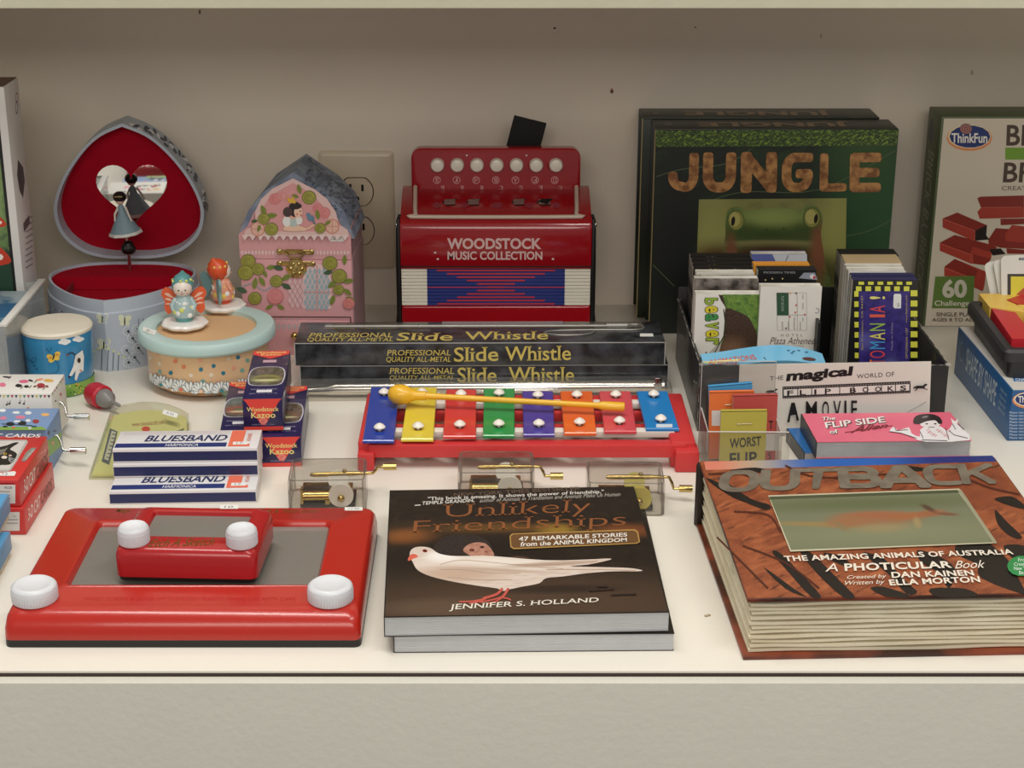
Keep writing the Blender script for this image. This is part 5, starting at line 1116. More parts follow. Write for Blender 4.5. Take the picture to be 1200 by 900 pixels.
a.text('Written by', [(990, 682.5), (1036, 681), (1038, 687), (991, 689)], cream, 0, .4); a.text('ELLA MORTON', [(1041, 681), (1147, 677), (1149, 684), (1043, 688)], cream, .028, space=1.05)
a.pell(1197, 665, 17, 12, '#2f8a4c'); a.text('From the', [(1193, 656), (1215, 655), (1215, 659), (1193, 660)], '#e8efe6'); a.text('Creators of the', [(1188, 661), (1222, 660), (1222, 664), (1188, 665)], '#e8efe6'); a.text('New York Times', [(1188, 666), (1222, 665), (1222, 669), (1188, 670)], '#e8efe6'); a.text('Bestseller', [(1194, 671), (1215, 670), (1215, 674), (1194, 675)], '#e8efe6')
a.done('cover_print', 'kangaroo window picture with grey and cream lettering')

# ------------------------------------------------------------------ pink flip books
gpg = mat('#b6b6b8', .6, hex2='#97979b', nscale=18, noise=.2)
def flip(t, w_, d, h, cc, pc=gpg, sp='#1b1b1e'):
    m = M(); n = int(h/.06)
    for k in range(n): m.box(.05, .04+random.uniform(0, .03), .05+(h-.1)*k/n, w_-.05+random.uniform(-.03, .03), d-.04, .05+(h-.1)*(k+.8)/n)
    o = obj('page_block', m, pc, t); o['kind'] = 'stuff'
    m = M(); m.box(0, 0, h-.06, w_, d, h); m.box(0, 0, 0, w_, d, .06); obj('cover', m, mat(cc, .35, coat=.2), t)
    obj('spine', M().box(-.06, 0, 0, .02, d, h), mat(sp, .4), t, label='black spine')
t = thing('flip_book', 'black flip book with blue edge under the pink one', 'book', (26.3, 34.6, 0), 6, 'large flip books')
flip(t, 13, 5.6, 1.25, '#2a6fb4')
t = thing('flip_book', 'pink flip book with drawing of dark haired person, arms spread', 'book', (27.0, 33.3, 1.28), 1.6, 'large flip books')
flip(t, 13.1, 6.5, 1.5, '#ea6b85')
a = Art(t, (0, 0, 1.5), (1, 0, 0), (0, 1, 0), lift=.012)
def out(tx, q, bw=.03):
    a.text(tx, [(x+.6, y+.7) for x, y in q], '#2a1418', .05); a.text(tx, q, '#f3ece8', .02)
out('The', [(963, 489), (979, 488), (979, 492), (963, 493)]); out('FLIP SIDE', [(966, 495), (1036, 488), (1038, 495), (968, 502)]); out('of', [(971, 504), (981, 503.5), (983, 508), (973, 508.5)])
a.text('Alien', [(1000, 499), (1040, 496), (1042, 501), (996, 508)], '#7a1226', .03, .4); a.pline([(990, 507), (1046, 499)], .8, '#7a1226')
ink = '#3a3236'
a.ppoly([(1042, 506), (1048, 500), (1052, 505), (1065, 501), (1068, 508), (1078, 512), (1078, 504), (1086, 500), (1096, 499), (1104, 501), (1110, 505), (1116, 497), (1114, 490), (1119, 494), (1123, 491), (1122, 497), (1128, 503), (1137, 516), (1085, 518), (1070, 513), (1055, 508)], '#efeaec', 2)
a.pell(1090, 497, 12, 5, '#efe6e6'); a.ppoly([(1070, 494), (1073, 488), (1082, 485.5), (1094, 486), (1102, 490), (1104, 496), (1100, 497), (1096, 493), (1086, 494), (1078, 497), (1072, 497)], '#2a2224', 3)
a.pell(1086, 497, 1.6, .8, ink); a.pell(1096, 497, 1.6, .8, ink); a.pline([(1088, 501), (1095, 501)], .7, ink); a.pell(1084, 489, 4, 1, '#8a8286', -10)
for P in ([(1042, 506), (1056, 508), (1074, 514)], [(1048, 500), (1050, 505), (1064, 504)], [(1112, 505), (1118, 510), (1134, 514)], [(1078, 506), (1082, 514)], [(1116, 497), (1120, 504)], [(1108, 502), (1112, 516)], [(1080, 516), (1110, 517)], [(1122, 497), (1130, 504)]): a.pline(P, .8, ink)
for k in range(16): x = 1086 + (k*7 % 26); y = 505 + (k*5 % 9); a.pline([(x, y), (x+3, y-1.5)], .7, '#d9868e')
a.done('cover_print')

# ------------------------------------------------------------------ black display box with flip books
t = thing('display_box', 'open black cardboard box holding rows of flip books', 'box', (18.1, 42.6, 0))
bk = mat('#1c1b1b', .45, noise=.2, nscale=12, coat=.2)
BW, BD, BH = 22.0, 19.4, 6.3
m = M(); m.box(0, 0, 0, BW, .25, BH, .04); m.box(0, BD-.25, 0, BW, BD, BH+1.3, .04); m.box(0, .25, 0, .25, BD-.25, BH, .04); m.box(BW-.25, .25, 0, BW, BD-.25, BH, .04); m.box(.25, .25, 0, BW-.25, BD-.25, .2)
obj('box_body', m, bk, t)
m = M(); e = .06
m.box(-.02, -.02, BH-.04, BW+.02, .03, BH+.02); m.box(-.02, 0, BH-.04, .05, BD, BH+.02); m.box(BW-.05, 0, BH-.04, BW+.02, BD, BH+.02); m.box(-.02, -.02, 0, .03, .03, BH)
for (x, y) in ((-.1, -.1), (BW-.3, -.1), (-.1, BD-.3)): m.box(x, y, BH-.1, x+.45, y+.4, BH+.1, .06)
obj('worn_edge', m, mat('#a8a49c', .7, hex2='#3a3836', nscale=90, noise=.06), t, label='scuffed pale edges')
obj('divider', M().box(11.0, 4, .2, 11.25, BD-.3, BH+2.6), mat('#111111', .5), t)
def fb(label, px0, px1, py, Y, cover, th=1.0, cname=None, edge='#d9d6cc', topc=None):
    """small upright flip book; px0..px1 and top py measured at its front plane Y"""
    p, q = onY(px0, py, Y), onY(px1, py, Y); w_ = q.x - p.x; h = p.z - .25
    t = thing('flip_book', label, 'book', (p.x, Y, .22), 0, 'small flip books in the black box')
    obj('page_block', M().box(.03, .05, 0, w_-.03, th-.05, h-.04), mat(edge, .6, hex2='#b9b5a8', nscale=30, noise=.1), t)
    m = M(); m.box(0, 0, 0, w_, .05, h); m.box(0, th-.05, 0, w_, th, h); 
    c = mat(cover, .4, coat=.2) if isinstance(cover, str) else cover
    obj('cover', m, c, t)
    if topc: obj('top_edge', M().box(.02, .02, h-.05, w_-.02, th-.02, h+.015), mat(topc, .6), t)
    return t, w_, h
# left column
for k in range(4):
    t, w_, h = fb(['backmost', 'second from the back', 'third from the back', 'foremost'][k] + ' of four black flip books in the left row', 809 + 1.2*k, 882 + 1.2*k, 300 + 4.7*k, 59.0 - 1.25*k, '#141214', 1.15, edge='#17161a')
    m = M(); m.box(.05, .02, h-.02, w_-.05, 1.1, h+.02); obj('top_edge', m, mat('#121114', .5), t)
    a = Art(t, (0, 0, 0), (1, 0, 0), (0, 0, 1), lift=.02); x = 828 + 1.2*k; y = 300 + 4.7*k
    a.text('Buffalo', (x, y+.6, x+14, y+3.6), '#b9a24a' if k > 1 else '#8f8d90', .01); a.text('a flip', (x+22, y+.9, x+36, y+3.2), '#a8a6a8'); a.done('cover_lettering')
t, w_, h = fb('flip book with white cover behind the beaver book', 816, 884, 319, 52.4, '#d9d5c9', 1.0)
a = Art(t, (0, 0, 0), (1, 0, 0), (0, 0, 1), lift=.02); a.text('bear', (820, 321, 829, 326), '#7a6a2e', .02); a.done('cover_lettering')
t, w_, h = fb('flip book with brown fur picture right behind the beaver book', 814, 889, 326, 50.9, mat('#3a332e', .4, hex2='#8f8780', nscale=90, noise=.12), 1.1)
t, w_, h = fb('beaver flip book with brown animal and green letters at the front left', 815.5, 892, 344.5, 48.6, '#e6e2d8', 1.2)
a = Art(t, (0, 0, 0), (1, 0, 0), (0, 0, 1), lift=.02)
a.ppoly([(846, 345), (891, 345), (893, 425), (836, 425), (848, 392), (850, 360)], blobmat('#6f8f3c', [], [(1.6, '#4f7230', .42, .6), (5, '#a3b86a', .58, .75)]))
a.ppoly([(842, 345), (847, 346), (851, 362), (849, 358), (845, 352)], '#3d2c22')
a.ppoly([(850, 362), (862, 364), (876, 371), (884, 384), (888, 400), (884, 425), (832, 425), (846, 402), (850, 382)], blobmat('#4e382b', [(3.5, 5.2, 1.2, 1.2, 0, '#7a5b45', .7), (4.6, 3.2, .8, 1.5, 20, '#a98b78', .8)], [(5, '#261913', .45, .62, .25, 30), (7, '#8b6c57', .58, .75, .25, 30)]), 3)
a.ppoly([(820, 425), (832, 412), (846, 398), (843, 412), (836, 425)], '#b9b4aa')
for P in ([(848, 362), (850, 378), (848, 394), (838, 412), (832, 425)], [(822, 424), (828, 412)]): a.pline(P, 1.1, '#2a2a22')
for i, (ch, c) in enumerate(zip('beaver', ['#8fae3c', '#d8c832', '#3f8f4a', '#9aaf3a', '#d8c832', '#9aaf3a'])):
    y0 = 349 + 9.4*i*1.0; y1 = y0 + 8.2; xx = 826 + .3*i
    qd = [(xx+15.5, y0-.4), (xx+15.5, y1+.4), (xx-.8, y1+.4), (xx-.8, y0-.4)]; a.text(ch, qd, '#3a3420', .06)
    a.text(ch, [(xx+14.5, y0), (xx+14.5, y1), (xx, y1), (xx, y0)], c, .03)
a.done('cover_print')
# middle column
t, w_, h = fb('flip book with blue and white cover at the back of the middle row', 881, 946, 297.5, 58.0, '#5a64a0', 1.2)
a = Art(t, (0, 0, 0), (1, 0, 0), (0, 0, 1), lift=.02); a.ppoly([(905, 298), (945.5, 298), (946, 308), (910, 308)], '#c3c6cc'); a.pline([(924, 299), (920, 307)], 1, '#6a6d74'); a.done('cover_print')
t, w_, h = fb('orange flip book in the middle row', 883, 949, 309.5, 54.8, '#dc9636', 1.0, topc='#dc9636')
t, w_, h = fb('black flip book with small grey machine picture in the middle row', 888.5, 957, 316, 51.6, '#121114', 1.3, topc='#1a191c')
a = Art(t, (0, 0, 0), (1, 0, 0), (0, 0, 1), lift=.02); a.ppoly([(936, 326), (942, 319.5), (955, 319.5), (958, 328)], '#8f93a0'); a.pell(952, 324, 3, 2.6, '#d9d6d6'); a.pell(954, 325, 1.4, 1.8, '#c23a34'); a.text('MODERN TIMES', (895, 318, 932, 320.5), '#9a9aa0')
for x, y in ((905, 326.5), (917, 326.5), (897, 328)): a.pell(x, y, .9, .9, '#d8c98a')
a.done('cover_print')
t, w_, h = fb('cream flip book with small floor plan and script lettering, middle front', 891.5, 963.5, 335.5, 48.0, '#e3dcd3', 1.1)
a = Art(t, (0, 0, 0), (1, 0, 0), (0, 0, 1), lift=.02)
for P in ([(910, 343), (945, 343), (945.5, 387), (911, 387), (910, 343)], [(924, 343), (924.5, 387)], [(934, 343), (934.5, 387)], [(911, 369), (945, 369)]): a.pline(P, .6, '#a9a49c')
a.ppoly([(910, 343), (924, 343), (924, 369.5), (910.5, 369.5)], '#2f4f38'); a.text('FLIP BOOK', [(918.5, 347), (918.5, 365), (915.5, 365), (915.5, 347)], '#9fb0a0')
for x, y, c in ((926, 343.5, '#d9a24a'), (933, 343.5, '#444'), (933, 357.5, '#c8463c'), (932, 366, '#c8463c'), (925.5, 371, '#c8463c'), (943, 368.5, '#c8463c'), (921, 384.5, '#2a3a6a')): a.prect(x-.9, y-.9, x+.9, y+.9, c)
for x, y0, y1 in ((917, 377, 386), (924, 377, 386), (931, 372, 386), (938, 377, 386), (941, 345, 350), (941, 355, 362), (941, 372, 376)): a.text('mmii', [(x+1, y0), (x+1, y1), (x-1, y1), (x-1, y0)], '#77726c')
a.text('HOTEL', (915, 391, 940.5, 394), '#8a7f76', 0, space=1.8); a.text('Plaza Athenee', (902, 395, 955, 403), '#4a403c', -.008, .4); a.text('NEW YORK', (916, 404, 942, 406), '#a09488', space=1.5)
a.pline([(956, 361), (959.5, 362), (959, 366), (955, 366)], .7, '#8a8a92', 3); a.done('cover_print')
# right column
for k in range(2):
    t, w_, h = fb(['backmost of the two black flip books in the right row', 'front one of the two black flip books in the right row'][k], 983 + 2*k, 1050 + 3*k, 295 + 3.6*k, 60 - 1.3*k, '#131214', 1.1, edge='#3c3a38', topc='#131214')
    a = Art(t, (0, 0, 0), (1, 0, 0), (0, 0, 1), lift=.02); a.pline([(1030, 297+3.4*k), (1047, 296+3.4*k)], 1, '#bbb'); a.text('horse', (992, 296.3+3.6*k, 1020, 298.5+3.6*k), '#4a4846'); a.done('cover_lettering')
for k in range(3):
    t, w_, h = fb(['backmost', 'middle', 'front'][k] + ' of three tan topped flip books in the right row', 988 + 1.6*k, 1053 + 2.2*k, 301.5 + 3.6*k, 57 - 1.2*k, '#cfc9bb', 1.1, edge='#cfc3ac', topc='#b9a07a')
    a = Art(t, (0, 0, 0), (1, 0, 0), (0, 0, 1), lift=.02); a.ppoly([(1006+k, 302+3.6*k), (1052+2.2*k, 302+3.6*k), (1054+2.2*k, 305.5+3.6*k), (1006+k, 305.5+3.6*k)], '#b98648'); a.done('cover_print')
for k in range(2):
    t, w_, h = fb(['white flip book behind the other white one in the right row', 'white flip book just behind the checkered one'][k], 992.5 + 2*k, 1059.5 + 2*k, 313 + 4.2*k, 53 - 1.5*k, '#dfddd6', 1.3)
t, w_, h = fb('dark blue flip book right behind the checkered one', 998, 1072, 323, 50.0, '#25254e', 1.0, topc='#25254e')
t, w_, h = fb('purple flip book with yellow and black checkered border', 1000, 1075.5, 328, 48.7, '#17151a', 1.1, topc='#2a2650')
a = Art(t, (0, 0, 0), (1, 0, 0), (0, 0, 1), lift=.02)
for r_ in range(2):
    for i in range(6): x = 1006 + 11.2*i - (3 if r_ else 0); y = 330 + 5.5*r_; a.prect(x, y, x+6.5, y+(3.6 if r_ == 0 else 5.5), '#d8d84e')
for i in range(9):
    y = 342 + 12.0*i; a.prect(1001+.1*i, y-1, 1006, y+5.5, '#d8d84e'); a.prect(1067, y-2, 1075, y+5, '#d8d84e')
pb = blobmat('#3c2f7e', [(1.2, 6.3, 1.2, .8, 0, '#5d58a0', .8), (4.0, 3.0, .8, 1.4, 0, '#6a68ac', .8), (2, 2, 1.0, 1.0, 0, '#2a2060', .8)], [(1.2, '#2c2266', .45, .6)])
a.prect(1006.5, 341, 1066, 430, pb)
for i, (ch, c) in enumerate(zip('!AINAMOT', ['#efe27a', '#dc4a50', '#e0604a', '#9fc24a', '#e8dc6a', '#46a0d8', '#e04a50', '#e8742e'])):
    y0 = 347 + 10.6*i - (0 if i < 3 else 0); hh = 8.6 if ch in 'AMNO' else 3.4
    a.text(ch, [(1019, y0+hh), (1019, y0), (1037, y0), (1037, y0+hh)], c, .0)
a.text('San Francisco, CA 94107', [(1009, 410), (1009, 346), (1011.5, 346), (1011.5, 410)], '#c9b45a'); a.text('www.flipbook.com', [(1061, 378), (1061, 346), (1063.5, 346), (1063.5, 378)], '#c9b45a'); a.text('OPTOMANIA 1157', [(1061, 420), (1061, 384), (1063.5, 384), (1063.5, 420)], '#c9b45a'); a.text('Made in China', [(1044, 410), (1044, 378), (1046, 378), (1046, 410)], '#a9a0b0')
a.ppoly([(1048, 344), (1055, 344), (1056, 346), (1055.5, 361), (1048, 361), (1046.5, 359), (1047, 346)], '#e9e8e6'); a.text('5', (1051, 355, 1054, 359), '#666'); a.done('cover_print')
# pale blue flip book lying in front
p = onY(822, 430, 43.3)
t = thing('flip_book', 'pale blue flip book lying across the front edge of the black box', 'book', (18.6, 43.1, 5.3), group='small flip books in the black box', rot=(R(12), R(-1), R(2)))
m = M(); n = 12; rings = []
for i in range(n+1):
    x = 10.9*i/n; z = .75*math.sin(math.pi*(i/n)**1.4)
    rings.append([(x, 0, z), (x, 2.7 - .5*(i/n)**6, z), (x, 2.7 - .5*(i/n)**6, z+.4), (x, 0, z+.4)])
m.loft(rings); bf = obj('cover', m, mat('#62aed6', .3, hex2='#8cc6e2', nscale=8, noise=.25, coat=.3), t, label='curved pale blue cover')
obj('page_block', M().box(.2, .1, -.6, 10.5, 2.4, -.02), mat('#d9d6cc', .6), t)
a = Art(t, surf=bf, lift=.03)
a.ppoly([(824, 424), (868, 421), (867, 430), (825, 432)], '#e6dc7c'); 
a.text('ANIMATIONS', [(829, 422), (883, 415.5), (889, 421), (830, 428)], '#d0604a', .01, .3)
a.text('FLIPBOOK', [(831, 428), (866, 424), (866, 429), (831, 432.5)], '#b8442e', .02)
a.pell(948, 421, 8, 2, '#5e3a34', 6); a.pline([(895, 419), (900, 424)], 1, '#3a3030')
for x, y in ((924, 411), (930, 412), (936, 411), (945, 413), (928, 414)): a.pell(x, y, 2, .6, '#2f5a78')
a.done('cover_print')

# ------------------------------------------------------------------ sign card
tl, tr = onY(867, 428, 41.6), onY(1093, 420, 41.2)
t = thing('sign_card', 'cream sign card about magical flip books leaning on the black box', 'sign', (tl.x, 41.4, 0), 0)
SW = tr.x - tl.x; SH = tl.z
m = M(); m.loft([[(0, .0, 0), (SW+.3, -.2, 0), (SW, .15, SH+.35), (0, .3, SH)], [(0, .12, 0), (SW+.3, -.08, 0), (SW, .27, SH+.35), (0, .42, SH)]]); cd_ = obj('card', m, mat('#dfd8ce', .4, noise=.04, nscale=10, coat=.2), t)
a = Art(t, surf=cd_, lift=.02)
kk = '#161212'
a.text('THE', [(902, 441), (918, 440), (918, 445), (902, 446)], '#3a3432'); a.text('magical', [(920.5, 434.5), (1000, 429), (1001, 443), (921, 450.5)], kk, .045, .12); a.text('WORLD OF', [(1004, 438.5), (1048, 435.5), (1048, 441), (1004, 443.5)], '#3a3432', space=1.1)
a.ppoly([(917, 453), (1067, 446.5), (1067, 460.5), (917, 467)], '#2a2626'); a.ppoly([(918.5, 456.5), (1065.5, 450), (1065.5, 457.5), (918.5, 463.8)], '#e6e0d8')
for k in range(9):
    x = 918.5 + 16.35*(k+1); y = 456.5 - .72*(k+1)
    if k < 8: a.pline([(x, y), (x, y+7.6)], 1, kk)
for k, ch in enumerate('FLIP BOOKS'):
    if ch != ' ':
        x = 918.5 + 14.7*k; y = 456.4 - .65*k; hw_ = 1.2 if ch == 'I' else 3.6; a.text(ch, [(x+7.5-hw_, y+1.2), (x+7.5+hw_, y+.9), (x+7.5+hw_, y+6.8), (x+7.5-hw_, y+7.1)], kk, .02)
for P in ([(917, 454.5), (1067, 448)], [(917, 465.6), (1067, 459)]): 
    for k in range(50): x = 918 + 3*k; yy = P[0][1] + (P[1][1]-P[0][1])*(x-917)/150; a.prect(x, yy-.4, x+1.2, yy+.4, '#b9b4ac')
def horse(x, y, k):
    a.ppoly([(x-8*k, y-1*k), (x-4*k, y-2.5*k), (x+3*k, y-2.5*k), (x+6*k, y-5*k), (x+9*k, y-4*k), (x+8*k, y-2.8*k), (x+6*k, y-2*k), (x+5*k, y+.5*k), (x+9*k, y+2*k), (x+8.6*k, y+3*k), (x+3*k, y+1*k), (x-3*k, y+1*k), (x-6*k, y+4*k), (x-7*k, y+3.6*k), (x-4.6*k, y+.5*k), (x-9*k, y+1.5*k)], kk)
horse(1078, 453.5, .95); horse(904, 458.5, .8)
for P in ([(925, 494), (922, 494), (927, 471), (931, 471), (936, 492), (933, 492), (932, 485), (926, 486)],): a.ppoly(P[:], kk)
for ch, x0, x1 in (('M', 944, 957), ('O', 963, 971), ('V', 976, 985), ('I', 989, 991.5), ('E', 997, 1004)): a.text(ch, [(x0, 470-(x0-920)*.02), (x1, 470-(x0-920)*.02), (x1, 489), (x0, 489.5)], kk, .01)
a.text('IN', (916, 505, 923, 510), '#444'); a.text('O', (933, 507, 937, 512), '#333'); a.pline([(1060, 484), (1085, 470)], .7, '#9a948c')
a.done('card_print', 'black lettering with film strip and horses')

# ------------------------------------------------------------------ clear holder with tiny flip books
t = thing('clear_holder', 'clear acrylic holder with tiny flip books beside the cream sign', 'holder', (0, 0, 0))
ac = clear_plastic('#f5f4f2', .05, .03)
HX0, HX1, HY0, HY1 = 17.6, 23.9, 32.2, 37.4
zb = onY(818, 423, 37.4).z
m = M(); m.box(HX0, HY1-.2, 0, HX1, HY1, zb); obj('back_panel', m, ac, t, label='tall clear back panel')
m = M()
zf = onY(850, 506, 32.2).z; zs = onY(820, 478, 37.2).z
for x in (HX0, HX1-.2): m = M(); m.loft([[(x, HY0, .2), (x, HY1-.2, .2), (x, HY1-.2, zs), (x, HY0, zf)], [(x+.2, HY0, .2), (x+.2, HY1-.2, .2), (x+.2, HY1-.2, zs), (x+.2, HY0, zf)]]); obj('side_panel', m, ac, t, smooth=False, label='clear side panel sloping down to the front')
obj('front_panel', M().box(HX0+.2, HY0-.2, 0, HX1+.6, HY0, zf), ac, t); obj('base_panel', M().box(HX0, HY0, 0, HX1, HY1-.2, .2), ac, t)
m = M(); e = .035
m.tube([(HX0, HY1-.1, zb), (HX1, HY1-.1, zb)], e, 6); m.tube([(HX1, HY1-.1, 0), (HX1, HY1-.1, zb)], e, 6); m.tube([(HX0, HY1-.1, 0), (HX0, HY1-.1, zb)], e, 6); m.tube([(HX0+.1, HY1-.2, zs), (HX0+.1, HY0, zf), (HX1+.5, HY0-.1, zf)], .06, 6); m.tube([(HX1-.1, HY1-.2, zs), (HX1-.1, HY0, zf)], .06, 6)
obj('panel_glint', m, mat('#d2cdc8', .2), t, label='pale tubes imitating light in the cut edges')  # opaque pale tubes paint the light along the acrylic edges
def tiny(label, Y, c, px0, px1, py, lean=0, rotz=0, texts=(), staple=None, band=None, extra=None):
    p, q = onY(px0, py, Y), onY(px1, py, Y); w_ = q.x-p.x
    t = thing('flip_book', label, 'book', (p.x, Y, .22), group='tiny flip books in the clear holder', rot=(0, R(lean), 0))
    h = p.z - .22
    obj('page_block', M().box(.02, .06, .0, w_-.02, .44, h-.05), mat('#cfcabf', .6), t); m = M(); m.box(0, 0, 0, w_, .06, h); m.box(0, .42, 0, w_, .5, h); m.box(0, 0, h-.05, w_, .5, h); obj('cover', m, mat(c, .5, noise=.04), t)
    a = Art(t, (0, 0, 0), (1, 0, 0), (0, 0, 1), lift=.015)
    if band: a.prect(*band, '#e3e0de')
    for tx, q4, cc, b in texts: a.text(tx, q4, cc, b)
    a.done('cover_lettering')
    if staple:
        s0, s1 = onY(staple[0], staple[1], Y), onY(staple[2], staple[3], Y); m = M(); m.tube([tuple(Vector((s0.x-p.x, -.03, s0.z-.22))), tuple(Vector((s1.x-p.x, -.03, s1.z-.22)))], .05, 8); obj('staple', m, mat('#a79a7c', .3, .8), t)
tiny('tiny sky blue flip book at the back of the clear holder', 36.6, '#4b9bd0', 838, 889, 453, lean=-5)
tiny('tiny orange flip book in the clear holder', 35.7, '#ee7a3e', 834, 886, 460, lean=-1.5, staple=(851, 475, 859, 474.5), band=(834, 481, 862, 499))
tiny('tiny brick red flip book in the clear holder, right side', 34.8, '#c0504a', 861, 913, 464, lean=-1, band=(862, 508, 913, 528), texts=(('T', (901, 493, 906, 503), '#2a1418', .02), ('S', (900, 530, 904, 538), '#2a1418', .01)))
tiny('tiny mustard flip book with handwritten title at the front of the clear holder', 33.2, '#c0b24e', 846, 900, 482, lean=-.6, staple=(864, 497, 882, 496.5), texts=(('WORST', [(855, 514), (892, 511), (892, 522), (855, 526)], '#1d1a14', .022), ('FLIP', [(855, 531), (887, 529), (887, 544), (855, 546)], '#1d1a14', .022)))
m = M(); p = onZ(905, 536, 1.5)

# ------------------------------------------------------------------ tall jungle picture books leaning at the wall
def jungle(label, x0, y0, z0, front):
    t = thing('book', label, 'book', (x0, y0, z0), group='tall green picture books', rot=(0, 0, 0))
    w_, h, th = 24.4, 21.5, 4.85
    dg = mat('#10170f', .35, hex2='#1b2a18', nscale=12, noise=.15)
    m = M(); m.box(0, 0, 0, w_, .25, h, .04); m.box(0, th-.25, 0, w_, th, h, .04); obj('cover', m, dg, t, label='dark green boards')
    obj('spine', M().box(0, 0, h-.12, w_, th, h+.12, .05), mat('#1b221a', .4, hex2='#2b3528', nscale=20, noise=.2), t, label='spine turned upwards')
    m = M()
    for k in range(11): m.box(.3, .35+.38*k, .2, w_-.3, .35+.38*k+.26, h-.2)
    o = obj('page_block', m, mat('#a59468', .7), t); o['kind'] = 'stuff'
    obj('board_edge', M().box(-.02, .0, 0, .05, .25, h), mat('#b8a673', .6), t, label='tan edge of the front board')
    a = Art(t, (0, 0, h+.12), (1, 0, 0), (0, 1, 0), lift=.02)
    a.text('JUNGLE', [(20, 1.2), (4.5, 1.2), (4.5, 3.9), (20, 3.9)], mat('#8a7052', .4), .03, uv=True); a.poly([(1.2, 1.6), (1.9, 1.6), (1.9, 3.6), (1.2, 3.6)], '#4c4c46'); a.done('spine_lettering')
    if front:
        a = Art(t, (0, 0, 0), (1, 0, 0), (0, 0, 1), lift=.02)
        lf = blobmat('#141c12', [(23, 14, 5, 8, 15, '#1f4a24', .7), (21, 19, 3, 2, 0, '#2a4a20', .8), (2, 8, 3, 8, 0, '#0b0f0a', .6)], [(.25, '#223c1e', .5, .7), (1.5, '#0c120b', .5, .7, 6, 25)], .5)
        a.poly([(.02, .02), (w_-.02, .02), (w_-.02, h-.02), (.02, h-.02)], lf)
        a.ppoly([(768.5, 153), (1052.5, 152), (1050.5, 170.5), (769, 172)], blobmat('#3c5222', [], [(5, '#7d9a35', .5, .62, 2.5, 30), (6, '#1d2c12', .52, .6, 2.5, -30)]))
        for P in ([(769, 207), (800, 198), (850, 192), (880, 175)], [(990, 277), (1020, 270), (1044, 258)], [(820, 240), (870, 225), (960, 222), (1050, 176)], [(765, 310), (790, 335)]): a.pline(P, 1.1, '#4c5c3c', 5)
        jm = mat('#bd8a52', .4, hex2='#7d4f2a', nscale=110, noise=.1)
        X = [(783.5, 819), (824, 863), (868.5, 911), (916.5, 953), (961, 993), (996, 1033)]
        for ch, (xa, xb) in zip('JUNGLE', X): a.strokes(ch, [(xa, 178.5), (xb, 178.5), (xb-1, 225), (xa-1, 225.5)], jm, .31)
        q = [(819, 233.5), (992, 232), (990, 345), (815, 345)]; P0 = a.px(*q)
        fx, fz = P0[0][0], P0[0][1]; W_ = P0[1][0]-P0[0][0]
        def f(px, py): return a.px((px, py))[0]
        def B(px, py, rx, ry, rot, c, s_, *st): u, v = f(px, py); return (u, v, rx, ry, rot, c, s_, *st)
        a.ppoly(q, blobmat('#85854e', [B(835, 275, 2.0, 4, 0, '#9a9a5c', .8), B(980, 265, 1.8, 4, 0, '#9a9a58', .8), B(838, 305, 2.4, 1.6, 0, '#5b3a24', .8), B(905, 320, 7, 2.2, 0, '#2b1c14', .7)], [(.6, '#6f7444', .45, .7)], .3, .4))
        a.ppoly([(848, 345), (846, 305), (850, 275), (850, 258), (854, 245), (866, 242), (878, 247), (905, 243), (935, 245), (946, 240), (958, 243), (964, 256), (962, 275), (966, 305), (964, 345)], blobmat('#697844', [B(905, 256, 3.2, 1.3, 0, '#8c9a54', .8), B(905, 275, 4.6, .9, 0, '#3f4f26', .8), B(868, 272, 1.6, 1.0, 0, '#42542a', .8), B(945, 272, 1.6, 1.0, 0, '#42542a', .8), B(905, 285.5, 4.9, .35, 0, '#8a8657', .6), B(905, 300, 4.9, 1.25, 0, '#4b3020', .5), B(857, 300, .6, 2.2, 5, '#7d5038', .7), B(959, 296, .8, 3.0, 4, '#85533a', .7)], [(2.5, '#566838', .45, .65)], .35, .3), 4)
        for x, y in ((862, 258), (951, 255)):
            a.pell(x, y, 10.5, 12.5, blobmat('#4f6130', [], None)); a.pell(x+.3, y, 9, 11, mat('#8f8a4a', .3)); a.pell(x-1, y-1, 6.5, 8.5, mat('#b3ab66', .3)); a.pell(x+(-3 if x < 900 else 5), y+1, 2.3, 5.5, '#1b150e', 8)
        a.pell(898, 269, 2, 1.2, '#3a4524'); a.pell(918, 268, 2, 1.2, '#3a4524')
        a.done('cover_print', 'tree frog window picture under bark textured title')
jungle('tall green picture book with frog window, front one at the wall', 16.1, 70.0, 0, True)
jungle('tall dark picture book mostly hidden behind the frog book', 15.2, 75.0, .15, False)

# ------------------------------------------------------------------ brick building game box
t = thing('game_box', 'cream and green game box with red brick pictures, standing at the wall right', 'box', (45.3, 72.4, 0), 0)
gn = mat('#4c5a38', .45, noise=.1)
obj('box_body', M().box(0, 0, 0, 26, 5.2, 22.4, .06), gn, t)
a = Art(t, (0, 0, 0), (1, 0, 0), (0, 0, 1), lift=.012, step=.0012)
a.poly([(.25, .05), (25.9, .05), (25.9, 22.2), (.25, 22.2)], mat('#cfc4b2', .4, noise=.04, nscale=8, coat=.2))
a.pell(1136, 161.5, 27, 15.5, '#d98a58'); a.pell(1136, 160, 25.3, 14, '#e8d8b0'); a.pell(1136.5, 160, 24, 13.2, '#1d2f6e')
for r0, c in ((7.5, '#3a2a5c'), (6.6, '#b5785c'), (5.2, '#3a2a5c'), (4.2, '#b5785c'), (2.6, '#3a2a5c'), (1.6, '#b5785c')): a.pell(1132, 151, r0, r0*.85, c)
a.text('ThinkFun', (1115, 156, 1157, 167.5), '#ece8e0', .02)
